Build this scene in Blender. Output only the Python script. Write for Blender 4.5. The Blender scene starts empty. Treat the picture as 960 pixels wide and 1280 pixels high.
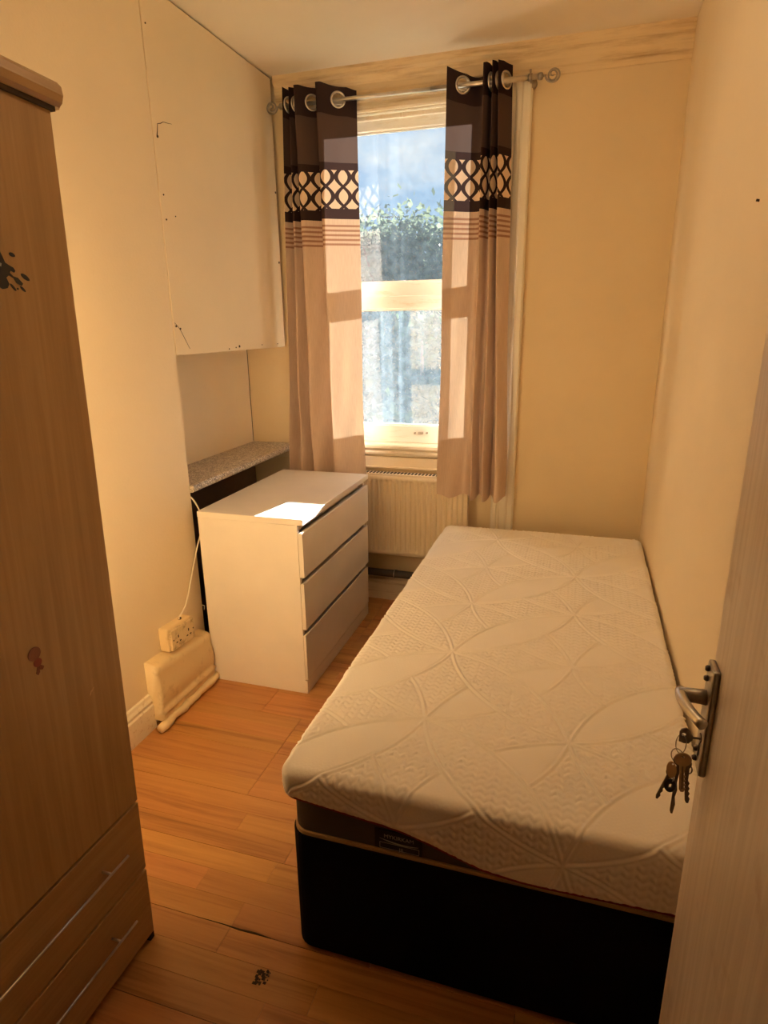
import bpy, bmesh, math, random
import numpy as np
from mathutils import Vector, Matrix, noise as mnoise
random.seed(7); np.random.seed(7)
S = bpy.context.scene
COL = S.collection
D = bpy.data

# ------------------------------------------------------------------ camera
cam_d = D.cameras.new('camera'); cam = D.objects.new('camera', cam_d); COL.objects.link(cam)
RT = Vector((0.95540173, 0.29500824, -0.0133295)); UP = Vector((-0.07238593, 0.27770895, 0.95793424)); FW = Vector((-0.28630022, 0.91424717, -0.28667805))
cam.matrix_world = Matrix(((RT.x, UP.x, -FW.x, 0), (RT.y, UP.y, -FW.y, 0), (RT.z, UP.z, -FW.z, 1.5017), (0, 0, 0, 1)))
cam_d.sensor_fit = 'VERTICAL'; cam_d.sensor_height = 36.0; cam_d.lens = 781.7 / 1280 * 36.0
cam_d.clip_start = 0.02; cam_d.clip_end = 400
S.camera = cam

# ------------------------------------------------------------------ light and exposure
S.view_settings.view_transform = 'Standard'
try: S.view_settings.look = 'None'
except Exception: pass
S.view_settings.gamma = 1.0; S.view_settings.use_curve_mapping = False
S.view_settings.exposure = 2.2
S.cycles.use_denoising = True
S.cycles.max_bounces = 14; S.cycles.diffuse_bounces = 10; S.cycles.transparent_max_bounces = 24; S.cycles.transmission_bounces = 8
S.cycles.sample_clamp_indirect = 6.0
S.cycles.caustics_reflective = False; S.cycles.caustics_refractive = False

W = D.worlds.new('sky'); S.world = W; W.use_nodes = True
nt = W.node_tree; nt.nodes.clear()
def N(nt, typ, **kw):
    n = nt.nodes.new(typ)
    for k, v in kw.items():
        if k == 'inp':
            for a, b in v.items(): n.inputs[a].default_value = b
        else: setattr(n, k, v)
    return n
SKY_STRENGTH = 0.155
out = N(nt, 'ShaderNodeOutputWorld'); bg = N(nt, 'ShaderNodeBackground', inp={'Strength': SKY_STRENGTH})
tc = N(nt, 'ShaderNodeTexCoord'); sep = N(nt, 'ShaderNodeSeparateXYZ'); nt.links.new(tc.outputs['Generated'], sep.inputs[0])
rmp = N(nt, 'ShaderNodeValToRGB'); e = rmp.color_ramp.elements
e[0].position = 0.0; e[0].color = (.62, .80, 1.0, 1); e[1].position = 0.6; e[1].color = (.20, .42, .90, 1)
x = rmp.color_ramp.elements.new(.18); x.color = (.46, .69, 1.0, 1)
nt.links.new(sep.outputs['Z'], rmp.inputs[0])
mp = N(nt, 'ShaderNodeMapping', inp={'Scale': (1, 1, 2.2), 'Location': (5.3, 0.4, .9)}); nt.links.new(tc.outputs['Generated'], mp.inputs[0])
nz = N(nt, 'ShaderNodeTexNoise', inp={'Scale': 3.4, 'Detail': 7, 'Roughness': .58}); nt.links.new(mp.outputs[0], nz.inputs['Vector'])
cr = N(nt, 'ShaderNodeValToRGB'); cr.color_ramp.elements[0].position = .50; cr.color_ramp.elements[1].position = .66
nt.links.new(nz.outputs['Fac'], cr.inputs[0])
mx = N(nt, 'ShaderNodeMixRGB', inp={'Color2': (1.15, 1.14, 1.1, 1)}); nt.links.new(cr.outputs[0], mx.inputs['Fac']); nt.links.new(rmp.outputs[0], mx.inputs['Color1'])
nt.links.new(mx.outputs[0], bg.inputs['Color']); nt.links.new(bg.outputs[0], out.inputs[0])

sun_d = D.lights.new('sun', 'SUN'); sun = D.objects.new('sun', sun_d); COL.objects.link(sun)
sun_d.energy = 16.0; sun_d.angle = math.radians(0.6); sun_d.color = (1.0, .97, .89)
SUN_DIR = Vector((-.174, -1.0, -.263)).normalized()
sun.rotation_euler = SUN_DIR.to_track_quat('-Z', 'Y').to_euler(); sun.location = (2, 12, 6)

fill_d = D.lights.new('room_fill_light', 'POINT'); fill = D.objects.new('room_fill_light', fill_d); COL.objects.link(fill)
fill_d.energy = 1.1; fill_d.color = (1.0, .74, .45); fill_d.shadow_soft_size = .11; fill.location = (-.35, 1.50, 2.45)  # unseen warm fill, added to brighten the near part of the room

por_d = D.lights.new('window_portal', 'AREA'); por = D.objects.new('window_portal', por_d); COL.objects.link(por)
por_d.shape = 'RECTANGLE'; por_d.size = .95; por_d.size_y = 1.65; por_d.cycles.is_portal = True
por.location = (-.84, 3.36, 1.70); por.rotation_euler = (math.radians(-90), 0, 0)

# ------------------------------------------------------------------ materials
def new_mat(name):
    m = D.materials.new(name); m.use_nodes = True; m.node_tree.nodes.clear()
    o = N(m.node_tree, 'ShaderNodeOutputMaterial')
    return m, m.node_tree, o
def L(nt, a, b): nt.links.new(a, b)
def ramp(nt, fac, stops):
    r = N(nt, 'ShaderNodeValToRGB'); el = r.color_ramp.elements
    while len(el) < len(stops): el.new(.5)
    for q, (p, c) in zip(el, stops): q.position = p; q.color = (*c, 1) if len(c) == 3 else c
    L(nt, fac, r.inputs[0]); return r.outputs[0]
def plain(name, col, rough=.5, metal=0.0, bump=0, bscale=60, var=.06, spec=.5, vscale=6):
    m, t, o = new_mat(name)
    p = N(t, 'ShaderNodeBsdfPrincipled', inp={'Roughness': rough, 'Metallic': metal})
    p.inputs['Specular IOR Level'].default_value = spec
    tcn = N(t, 'ShaderNodeTexCoord')
    n = N(t, 'ShaderNodeTexNoise', inp={'Scale': vscale, 'Detail': 5}); L(t, tcn.outputs['Object'], n.inputs['Vector'])
    c1 = tuple(max(0, v * (1 - var)) for v in col); c2 = tuple(min(1, v * (1 + var)) for v in col)
    L(t, ramp(t, n.outputs['Fac'], [(.3, c1), (.7, c2)]), p.inputs['Base Color'])
    if bump:
        n2 = N(t, 'ShaderNodeTexNoise', inp={'Scale': bscale, 'Detail': 4}); L(t, tcn.outputs['Object'], n2.inputs['Vector'])
        b = N(t, 'ShaderNodeBump', inp={'Strength': bump, 'Distance': .002}); L(t, n2.outputs['Fac'], b.inputs['Height']); L(t, b.outputs[0], p.inputs['Normal'])
    L(t, p.outputs[0], o.inputs[0]); return m
def worn(name, col, dirt, rough=.5, scale=(3, 40, 40), amt=(.55, .72)):
    m, t, o = new_mat(name)
    p = N(t, 'ShaderNodeBsdfPrincipled', inp={'Roughness': rough}); tcn = N(t, 'ShaderNodeTexCoord')
    mpn = N(t, 'ShaderNodeMapping', inp={'Scale': scale}); L(t, tcn.outputs['Object'], mpn.inputs[0])
    n = N(t, 'ShaderNodeTexNoise', inp={'Scale': 1.0, 'Detail': 6, 'Roughness': .65}); L(t, mpn.outputs[0], n.inputs['Vector'])
    L(t, ramp(t, n.outputs['Fac'], [(amt[0], col), (amt[1], dirt)]), p.inputs['Base Color'])
    b = N(t, 'ShaderNodeBump', inp={'Strength': .4, 'Distance': .003}); L(t, n.outputs['Fac'], b.inputs['Height']); L(t, b.outputs[0], p.inputs['Normal'])
    L(t, p.outputs[0], o.inputs[0]); return m
def wood(name, stops, axis, rough=.45, coord='Object', fine=60, per_object=0.0, stretch=.06, bump=.05):
    m, t, o = new_mat(name)
    p = N(t, 'ShaderNodeBsdfPrincipled', inp={'Roughness': rough})
    if coord == 'Object': src = N(t, 'ShaderNodeTexCoord').outputs['Object']
    else: src = N(t, 'ShaderNodeNewGeometry').outputs['Position']
    oi = N(t, 'ShaderNodeObjectInfo')
    ad = N(t, 'ShaderNodeVectorMath', operation='ADD'); L(t, src, ad.inputs[0])
    ml = N(t, 'ShaderNodeMath', operation='MULTIPLY', inp={1: 37.0 if per_object else 0.0}); L(t, oi.outputs['Random'], ml.inputs[0]); L(t, ml.outputs[0], ad.inputs[1])
    sc = [fine, fine, fine]; sc[axis] = fine * stretch
    mpn = N(t, 'ShaderNodeMapping', inp={'Scale': sc}); L(t, ad.outputs[0], mpn.inputs[0])
    n = N(t, 'ShaderNodeTexNoise', inp={'Scale': 1.0, 'Detail': 6, 'Roughness': .6, 'Distortion': .6}); L(t, mpn.outputs[0], n.inputs['Vector'])
    sc2 = [v * .16 for v in sc]
    mp2 = N(t, 'ShaderNodeMapping', inp={'Scale': sc2}); L(t, ad.outputs[0], mp2.inputs[0])
    n2 = N(t, 'ShaderNodeTexNoise', inp={'Scale': 1.0, 'Detail': 3, 'Distortion': 1.2}); L(t, mp2.outputs[0], n2.inputs['Vector'])
    mixf = N(t, 'ShaderNodeMath', operation='MULTIPLY_ADD', inp={1: .55}); L(t, n.outputs['Fac'], mixf.inputs[0])
    h2 = N(t, 'ShaderNodeMath', operation='MULTIPLY', inp={1: .45}); L(t, n2.outputs['Fac'], h2.inputs[0]); L(t, h2.outputs[0], mixf.inputs[2])
    c = ramp(t, mixf.outputs[0], stops)
    if per_object:
        hs = N(t, 'ShaderNodeHueSaturation'); L(t, c, hs.inputs['Color'])
        mr = N(t, 'ShaderNodeMapRange', inp={'To Min': 1 - per_object, 'To Max': 1 + per_object}); L(t, oi.outputs['Random'], mr.inputs[0]); L(t, mr.outputs[0], hs.inputs['Value'])
        m3 = N(t, 'ShaderNodeMath', operation='MULTIPLY', inp={1: 7.31}); L(t, oi.outputs['Random'], m3.inputs[0])
        fr = N(t, 'ShaderNodeMath', operation='FRACT'); L(t, m3.outputs[0], fr.inputs[0])
        mr2 = N(t, 'ShaderNodeMapRange', inp={'To Min': .494, 'To Max': .507}); L(t, fr.outputs[0], mr2.inputs[0]); L(t, mr2.outputs[0], hs.inputs['Hue'])
        c = hs.outputs[0]
    L(t, c, p.inputs['Base Color'])
    b = N(t, 'ShaderNodeBump', inp={'Strength': bump, 'Distance': .001}); L(t, n.outputs['Fac'], b.inputs['Height']); L(t, b.outputs[0], p.inputs['Normal'])
    L(t, p.outputs[0], o.inputs[0]); return m

PAINT = (.80, .685, .50)
M = {}
M['paint'] = plain('cream_wall_paint', PAINT, .62, bump=.25, bscale=90, var=.03, spec=.3, vscale=2.5)
M['paint_back'] = plain('cream_back_wall_paint', (.78, .65, .44), .6, bump=.2, bscale=70, var=.04, spec=.3, vscale=2)
M['ceiling'] = plain('ceiling_paint', (.80, .73, .61), .7, bump=.15, bscale=60, var=.03, spec=.25, vscale=2)
M['trim'] = worn('old_cream_gloss', (.82, .75, .60), (.55, .42, .26), .4, (2.5, 60, 60), (.55, .74))
M['trim_v'] = worn('old_cream_gloss_upright', (.86, .81, .70), (.62, .50, .34), .38, (60, 60, 2.2), (.56, .76))
M['sash'] = worn('old_white_sash_paint', (.84, .82, .76), (.62, .52, .38), .38, (5, 5, 34), (.56, .76))
M['lump'] = worn('lumpy_cream_paint', (.78, .62, .36), (.50, .36, .18), .5, (14, 14, 14), (.55, .8))
M['cornice'] = worn('cornice_paint', (.78, .64, .42), (.50, .35, .18), .55, (3, 50, 30), (.48, .72))
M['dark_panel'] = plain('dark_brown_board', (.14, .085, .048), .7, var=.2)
M['joint'] = plain('dark_joint', (.06, .035, .015), .9)
M['oak'] = wood('oak_laminate', [(.32, (.34, .205, .090)), (.52, (.43, .275, .130)), (.68, (.49, .325, .165))], 2, .42, fine=70, stretch=.035)
M['oak_h'] = wood('oak_laminate_flat', [(.32, (.34, .205, .090)), (.52, (.43, .275, .130)), (.68, (.49, .325, .165))], 1, .42, fine=70, stretch=.035)
M['plank'] = wood('beech_laminate', [(.30, (.15, .058, .020)), (.39, (.36, .150, .044)), (.47, (.47, .215, .066)), (.60, (.54, .260, .084)), (.75, (.60, .31, .115))], 0, .33, coord='Position', fine=46, per_object=.10, stretch=.045, bump=.04)
M['chest'] = plain('white_chest_laminate', (.82, .775, .72), .38, var=.03)
M['metal'] = plain('brushed_steel', (.62, .58, .52), .32, 1.0, var=.1, vscale=30)
M['dull_metal'] = plain('tarnished_steel', (.42, .38, .33), .38, 1.0, var=.15, vscale=60)
M['brass'] = plain('worn_brass_key', (.45, .33, .20), .38, 1.0, var=.15, vscale=80)
M['dark_key'] = plain('dark_key_metal', (.20, .16, .13), .4, 1.0, var=.2, vscale=80)
M['black'] = plain('black_plastic', (.015, .015, .017), .4)
M['black_cloth'] = plain('black_divan_fabric', (.007, .006, .006), .95, bump=.3, bscale=500, var=.2, spec=.12)
M['tan_top'] = plain('tan_base_ticking', (.50, .33, .16), .85, bump=.2, bscale=200)
M['charcoal'] = plain('charcoal_border_fabric', (.10, .085, .072), .9, bump=.4, bscale=300, var=.15, spec=.15)
M['red'] = plain('dark_red_piping', (.22, .015, .012), .7)
M['label'] = plain('black_woven_label', (.012, .012, .013), .7)
M['thread'] = plain('silver_thread', (.42, .40, .37), .5)
M['radiator'] = plain('cream_radiator_enamel', (.80, .70, .53), .35, var=.03)
M['dark_slot'] = plain('radiator_slot', (.05, .035, .02), .8)
M['pipe'] = plain('dark_pipe_lagging', (.07, .06, .055), .6)
M['socket'] = worn('stained_socket_plastic', (.72, .58, .34), (.30, .20, .09), .45, (40, 40, 40), (.50, .72))
M['cable'] = plain('white_cable', (.80, .73, .58), .45)
M['granite'] = None
M['mattress'] = plain('mattress_cover', (.90, .875, .83), .85, bump=.15, bscale=700, var=.02, spec=.2)
M['sticker_dark'] = plain('dark_splat_sticker', (.018, .018, .024), .35)
M['sticker_brown'] = plain('red_brown_sticker', (.20, .055, .025), .4)
M['sticker_red'] = plain('dark_red_sticker', (.26, .045, .03), .4)
M['sticker_pale'] = plain('pale_scratch', (.62, .42, .22), .6)
M['bark'] = plain('tree_bark', (.10, .075, .05), .9)
M['brickwall'] = plain('pale_brick', (.36, .22, .15), .9, bump=.3, bscale=30)
M['slate'] = plain('slate_roof', (.11, .11, .12), .7)
M['lawn'] = plain('lawn_ground', (.07, .11, .04), .95, var=.3)
M['exterior'] = plain('outside_brickwork', (.40, .27, .18), .9)
M['hall'] = plain('hall_paint', (.45, .36, .26), .8)

def granite():
    m, t, o = new_mat('speckled_granite_laminate')
    p = N(t, 'ShaderNodeBsdfPrincipled', inp={'Roughness': .35}); tcn = N(t, 'ShaderNodeTexCoord')
    v = N(t, 'ShaderNodeTexVoronoi', inp={'Scale': 190}); L(t, tcn.outputs['Object'], v.inputs['Vector'])
    s = N(t, 'ShaderNodeSeparateColor'); L(t, v.outputs['Color'], s.inputs[0])
    L(t, ramp(t, s.outputs[0], [(.0, (.16, .13, .12)), (.3, (.34, .29, .25)), (.6, (.50, .43, .36)), (.92, (.72, .66, .58))]), p.inputs['Base Color'])
    L(t, p.outputs[0], o.inputs[0]); return m
M['granite'] = granite()

def door_paint():
    m, t, o = new_mat('brushed_door_gloss')
    p = N(t, 'ShaderNodeBsdfPrincipled', inp={'Roughness': .34}); g = N(t, 'ShaderNodeNewGeometry')
    mpn = N(t, 'ShaderNodeMapping', inp={'Scale': (90, 90, 2.2)}); L(t, g.outputs['Position'], mpn.inputs[0])
    n = N(t, 'ShaderNodeTexNoise', inp={'Scale': 1, 'Detail': 5}); L(t, mpn.outputs[0], n.inputs['Vector'])
    n2 = N(t, 'ShaderNodeTexNoise', inp={'Scale': 9, 'Detail': 5, 'Roughness': .6}); L(t, g.outputs['Position'], n2.inputs['Vector'])
    c1 = ramp(t, n.outputs['Fac'], [(.3, (.70, .61, .50)), (.7, (.86, .77, .66))])
    c2 = ramp(t, n2.outputs['Fac'], [(.60, (1, 1, 1)), (.76, (.72, .62, .52))])
    mm = N(t, 'ShaderNodeMixRGB', blend_type='MULTIPLY', inp={'Fac': .8}); L(t, c1, mm.inputs[1]); L(t, c2, mm.inputs[2]); L(t, mm.outputs[0], p.inputs['Base Color'])
    b = N(t, 'ShaderNodeBump', inp={'Strength': .35, 'Distance': .002}); L(t, n.outputs['Fac'], b.inputs['Height']); L(t, b.outputs[0], p.inputs['Normal'])
    L(t, p.outputs[0], o.inputs[0]); return m
M['door'] = door_paint()

def dusty_glass(name, film, streak):
    m, t, o = new_mat(name)
    tcn = N(t, 'ShaderNodeNewGeometry'); src = tcn.outputs['Position']
    tr = N(t, 'ShaderNodeBsdfTransparent', inp={'Color': (.97, .985, .98, 1)}); tl = N(t, 'ShaderNodeBsdfTranslucent', inp={'Color': (.58, .74, .90, 1)})
    df = N(t, 'ShaderNodeBsdfDiffuse', inp={'Color': (.62, .68, .72, 1)}); gl = N(t, 'ShaderNodeBsdfGlossy', inp={'Roughness': .03})
    n = N(t, 'ShaderNodeTexNoise', inp={'Scale': 26, 'Detail': 8, 'Roughness': .7}); L(t, src, n.inputs['Vector'])
    mpn = N(t, 'ShaderNodeMapping', inp={'Scale': (13, 13, .35)}); L(t, src, mpn.inputs[0])
    n2 = N(t, 'ShaderNodeTexNoise', inp={'Scale': 1, 'Detail': 4, 'Roughness': .6, 'Distortion': .8}); L(t, mpn.outputs[0], n2.inputs['Vector'])
    a = N(t, 'ShaderNodeMapRange', inp={'From Min': .35, 'From Max': .75, 'To Min': film * .6, 'To Max': film * 1.5}); L(t, n.outputs['Fac'], a.inputs[0])
    b = N(t, 'ShaderNodeMapRange', inp={'From Min': .48, 'From Max': .66, 'To Min': 0, 'To Max': streak}); L(t, n2.outputs['Fac'], b.inputs[0])
    # painted reflections of the curtain backs: pale runs on the left of the pane
    sx = N(t, 'ShaderNodeSeparateXYZ'); L(t, src, sx.inputs[0])
    w1 = N(t, 'ShaderNodeMapRange', interpolation_type='SMOOTHSTEP', inp={'From Min': -1.075, 'From Max': -1.035, 'To Min': .25, 'To Max': 1}); L(t, sx.outputs[0], w1.inputs[0])
    w2 = N(t, 'ShaderNodeMapRange', interpolation_type='SMOOTHSTEP', inp={'From Min': -.90, 'From Max': -.85, 'To Min': 1, 'To Max': .25}); L(t, sx.outputs[0], w2.inputs[0])
    w = N(t, 'ShaderNodeMath', operation='MULTIPLY'); L(t, w1.outputs[0], w.inputs[0]); L(t, w2.outputs[0], w.inputs[1])
    bw = N(t, 'ShaderNodeMath', operation='MULTIPLY'); L(t, b.outputs[0], bw.inputs[0]); L(t, w.outputs[0], bw.inputs[1])
    s = N(t, 'ShaderNodeMath', operation='ADD', use_clamp=True); L(t, a.outputs[0], s.inputs[0]); L(t, bw.outputs[0], s.inputs[1])
    mf = N(t, 'ShaderNodeMixShader', inp={'Fac': .25}); L(t, tl.outputs[0], mf.inputs[1]); L(t, df.outputs[0], mf.inputs[2])
    m1 = N(t, 'ShaderNodeMixShader'); L(t, s.outputs[0], m1.inputs['Fac']); L(t, tr.outputs[0], m1.inputs[1]); L(t, mf.outputs[0], m1.inputs[2])
    m2 = N(t, 'ShaderNodeMixShader', inp={'Fac': .03}); L(t, m1.outputs[0], m2.inputs[1]); L(t, gl.outputs[0], m2.inputs[2])
    L(t, m2.outputs[0], o.inputs[0]); return m
M['glass_up'] = dusty_glass('dusty_upper_glass', .010, .006)
M['glass_low'] = dusty_glass('dusty_lower_glass', .022, .022)

def curtain_mat():
    m, t, o = new_mat('eyelet_curtain_fabric')
    uv = N(t, 'ShaderNodeUVMap', uv_map='UVMap'); sp = N(t, 'ShaderNodeSeparateXYZ'); L(t, uv.outputs[0], sp.inputs[0])
    s, z = sp.outputs[0], sp.outputs[1]
    def mth(op, a, b=None, c=None):
        n = N(t, 'ShaderNodeMath', operation=op)
        for i, v in enumerate((a, b, c)):
            if v is None: continue
            if isinstance(v, (int, float)): n.inputs[i].default_value = v
            else: L(t, v, n.inputs[i])
        return n.outputs[0]
    def band(lo, hi): return mth('MULTIPLY', mth('GREATER_THAN', z, lo), mth('LESS_THAN', z, hi))
    # ogee lattice: two families of wavy bands that cross
    period, height = .084, .168
    wob = mth('MULTIPLY', mth('SINE', mth('MULTIPLY', mth('SUBTRACT', z, 2.125), 2 * math.pi / height)), .40)
    sn = mth('DIVIDE', s, period)
    def fam(sign, off):
        f = mth('FRACT', mth('ADD', mth('ADD', sn, mth('MULTIPLY', wob, sign)), off + 50))
        return mth('ABSOLUTE', mth('SUBTRACT', f, .5))
    line = mth('MINIMUM', fam(1, 0), fam(-1, .0))
    lat_dark = mth('LESS_THAN', line, .125)
    lat = band(2.030, 2.195)
    st = mth('LESS_THAN', mth('FRACT', mth('DIVIDE', mth('SUBTRACT', z, 1.868), .0205)), .46)
    stripes = mth('MULTIPLY', band(1.868, 1.970), st)
    dark = mth('MAXIMUM', mth('GREATER_THAN', z, 2.195), band(1.985, 2.030))
    dark = mth('MAXIMUM', dark, mth('MULTIPLY', lat, lat_dark))
    def mixc(f, a, b):
        n = N(t, 'ShaderNodeMixRGB'); L(t, f, n.inputs[0])
        for i, v in ((1, a), (2, b)):
            if isinstance(v, tuple): n.inputs[i].default_value = (*v, 1)
            else: L(t, v, n.inputs[i])
        return n.outputs[0]
    mpn = N(t, 'ShaderNodeMapping', inp={'Scale': (260, 18, 1)}); L(t, uv.outputs[0], mpn.inputs[0])
    nz = N(t, 'ShaderNodeTexNoise', inp={'Scale': 1, 'Detail': 3}); L(t, mpn.outputs[0], nz.inputs['Vector'])
    beige = ramp(t, nz.outputs['Fac'], [(.3, (.58, .45, .37)), (.7, (.67, .53, .44))])
    base = mixc(lat, beige, (.80, .64, .50))
    base = mixc(mth('MULTIPLY', stripes, .75), base, (.22, .07, .035))
    base = mixc(dark, base, (.030, .018, .021))
    sheer = band(2.228, 2.432); base = mixc(sheer, base, (.085, .056, .052))
    df = N(t, 'ShaderNodeBsdfDiffuse'); tl = N(t, 'ShaderNodeBsdfTranslucent'); gl = N(t, 'ShaderNodeBsdfGlossy', inp={'Roughness': .42, 'Color': (.8, .62, .46, 1)})
    L(t, base, df.inputs[0])
    tcol = mixc(dark, (.66, .48, .33), (.075, .042, .038)); tcol = mixc(mth('MULTIPLY', stripes, .7), tcol, (.32, .08, .03)); tcol = mixc(mth('LESS_THAN', s, .052), tcol, (.16, .11, .07)); tcol = mixc(sheer, tcol, (.20, .135, .115)); L(t, tcol, tl.inputs[0])
    m1 = N(t, 'ShaderNodeMixShader', inp={'Fac': .046}); L(t, df.outputs[0], m1.inputs[1]); L(t, tl.outputs[0], m1.inputs[2])
    fr = N(t, 'ShaderNodeMath', operation='MULTIPLY_ADD', inp={1: -.055, 2: .07}); L(t, dark, fr.inputs[0])
    m2 = N(t, 'ShaderNodeMixShader'); L(t, fr.outputs[0], m2.inputs[0]); L(t, m1.outputs[0], m2.inputs[1]); L(t, gl.outputs[0], m2.inputs[2])
    b = N(t, 'ShaderNodeBump', inp={'Strength': .15, 'Distance': .001}); L(t, nz.outputs['Fac'], b.inputs['Height']); L(t, b.outputs[0], df.inputs['Normal']); L(t, b.outputs[0], gl.inputs['Normal'])
    L(t, m2.outputs[0], o.inputs[0]); return m
M['curtain'] = curtain_mat()

def leaf_mat(name, col):
    m, t, o = new_mat(name)
    oi = N(t, 'ShaderNodeNewGeometry'); n = N(t, 'ShaderNodeTexNoise', inp={'Scale': 2.5, 'Detail': 3}); L(t, oi.outputs['Position'], n.inputs['Vector'])
    c = ramp(t, n.outputs['Fac'], [(.3, tuple(v * .65 for v in col)), (.7, tuple(v * 1.3 for v in col))])
    df = N(t, 'ShaderNodeBsdfDiffuse'); tl = N(t, 'ShaderNodeBsdfTranslucent'); L(t, c, df.inputs[0]); L(t, c, tl.inputs[0])
    m1 = N(t, 'ShaderNodeMixShader', inp={'Fac': .28}); L(t, df.outputs[0], m1.inputs[1]); L(t, tl.outputs[0], m1.inputs[2]); L(t, m1.outputs[0], o.inputs[0]); return m
M['leaf_a'] = leaf_mat('green_leaves', (.09, .125, .065)); M['leaf_b'] = leaf_mat('grey_green_leaves', (.11, .135, .09)); M['leaf_c'] = leaf_mat('dark_leaves', (.06, .09, .05))

# ------------------------------------------------------------------ helpers
def tag(o, label=None, cat=None, group=None, kind=None):
    if label: o['label'] = label
    if cat: o['category'] = cat
    if group: o['group'] = group
    if kind: o['kind'] = kind
    return o
def thing(name, label, cat, loc=(0, 0, 0), group=None, kind=None):
    o = D.objects.new(name, None); o.empty_display_size = .05; COL.objects.link(o); o.location = loc
    o['origin'] = loc
    return tag(o, label, cat, group, kind)
def root_of(o):
    while o.parent: o = o.parent
    return o
def link_mesh(name, me, mat, parent=None, local=False, smooth=False):
    """vertices come in world coordinates (local=True: already in the parent's frame)"""
    if mat is not None and not me.materials: me.materials.append(mat)
    if smooth: me.polygons.foreach_set('use_smooth', [True] * len(me.polygons))
    o = D.objects.new(name, me); COL.objects.link(o)
    if parent is not None:
        o.parent = parent
        if not local:
            r = root_of(parent); me.transform(Matrix.Translation(-Vector(r.location)))
    elif not local:
        # own origin at the base of the mesh
        if len(me.vertices):
            co = np.empty(len(me.vertices) * 3); me.vertices.foreach_get('co', co); co = co.reshape(-1, 3)
            c = Vector(((co[:, 0].min() + co[:, 0].max()) / 2, (co[:, 1].min() + co[:, 1].max()) / 2, co[:, 2].min()))
            me.transform(Matrix.Translation(-c)); o.location = c
    return o
def obj(name, bm, mat, parent=None, local=False, smooth=False):
    me = D.meshes.new(name); bmesh.ops.recalc_face_normals(bm, faces=bm.faces); bm.to_mesh(me); bm.free()
    return link_mesh(name, me, mat, parent, local, smooth)
def box(x0, x1, y0, y1, z0, z1, bev=0, seg=2, bm=None):
    b = bm or bmesh.new()
    vs = [b.verts.new(p) for p in ((x0, y0, z0), (x1, y0, z0), (x1, y1, z0), (x0, y1, z0), (x0, y0, z1), (x1, y0, z1), (x1, y1, z1), (x0, y1, z1))]
    fs = [b.faces.new([vs[i] for i in f]) for f in ((0, 3, 2, 1), (4, 5, 6, 7), (0, 1, 5, 4), (1, 2, 6, 5), (2, 3, 7, 6), (3, 0, 4, 7))]
    if bev:
        eds = list({e for f in fs for e in f.edges})
        bmesh.ops.bevel(b, geom=eds, offset=bev, segments=seg, affect='EDGES', profile=.5)
    return b
def tube(pts, r, n=10, bm=None, caps=True):
    b = bm or bmesh.new(); pts = [Vector(p) for p in pts]; rings = []
    rr = r if isinstance(r, (list, tuple)) else [r] * len(pts)
    up = None
    for i, p in enumerate(pts):
        d = (pts[min(i + 1, len(pts) - 1)] - pts[max(i - 1, 0)]).normalized()
        if up is None:
            up = Vector((0, 0, 1)) if abs(d.z) < .9 else Vector((1, 0, 0))
        s = d.cross(up)
        if s.length < 1e-6: s = d.orthogonal()
        s.normalize(); up = s.cross(d).normalized()
        rings.append([b.verts.new(p + (s * math.cos(a) + up * math.sin(a)) * rr[i]) for a in [2 * math.pi * k / n for k in range(n)]])
    for a, c in zip(rings, rings[1:]):
        for k in range(n): b.faces.new((a[k], a[(k + 1) % n], c[(k + 1) % n], c[k]))
    if caps:
        b.faces.new(rings[0][::-1]); b.faces.new(rings[-1])
    return b
def torus(center, normal, R, r, n=24, m=8, bm=None, sx=1.0):
    b = bm or bmesh.new(); nv = Vector(normal).normalized(); a = nv.orthogonal().normalized()
    if abs(nv.z) < .95: a = Vector((0, 0, 1)) - nv * nv.z; a.normalize()
    c = nv.cross(a); rings = []
    for i in range(n):
        t = 2 * math.pi * i / n; dirv = a * math.cos(t) + c * math.sin(t) * sx; base = Vector(center) + dirv * R
        rings.append([b.verts.new(base + (dirv.normalized() * math.cos(q) + nv * math.sin(q)) * r) for q in [2 * math.pi * k / m for k in range(m)]])
    for i in range(n):
        p, q = rings[i], rings[(i + 1) % n]
        for k in range(m): b.faces.new((p[k], p[(k + 1) % m], q[(k + 1) % m], q[k]))
    return b
def extrude_profile(prof, axis, a0, a1, bm=None):
    """prof: list of 2D points in the plane across axis ('x': (y,z); 'y': (x,z); 'z': (x,y)), closed"""
    b = bm or bmesh.new()
    def P(q, a): return {'x': (a, q[0], q[1]), 'y': (q[0], a, q[1]), 'z': (q[0], q[1], a)}[axis]
    A = [b.verts.new(P(q, a0)) for q in prof]; B = [b.verts.new(P(q, a1)) for q in prof]; n = len(prof)
    for i in range(n): b.faces.new((A[i], A[(i + 1) % n], B[(i + 1) % n], B[i]))
    b.faces.new(A[::-1]); b.faces.new(B); return b
def flat_shape(pts, thick, tf, bm=None):
    """a thin plate: 2D outline, tf maps (u, v, w) to 3D"""
    b = bm or bmesh.new(); n = len(pts)
    A = [b.verts.new(tf(u, v, 0)) for u, v in pts]; B = [b.verts.new(tf(u, v, thick)) for u, v in pts]
    for i in range(n): b.faces.new((A[i], A[(i + 1) % n], B[(i + 1) % n], B[i]))
    b.faces.new(A[::-1]); b.faces.new(B); return b
def rounded_rect(x0, x1, y0, y1, r, n=6):
    out = []
    for cx, cy, a0 in ((x1 - r, y1 - r, 0), (x0 + r, y1 - r, 90), (x0 + r, y0 + r, 180), (x1 - r, y0 + r, 270)):
        for k in range(n + 1):
            a = math.radians(a0 + 90 * k / n); out.append((cx + r * math.cos(a), cy + r * math.sin(a)))
    return out
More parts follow.
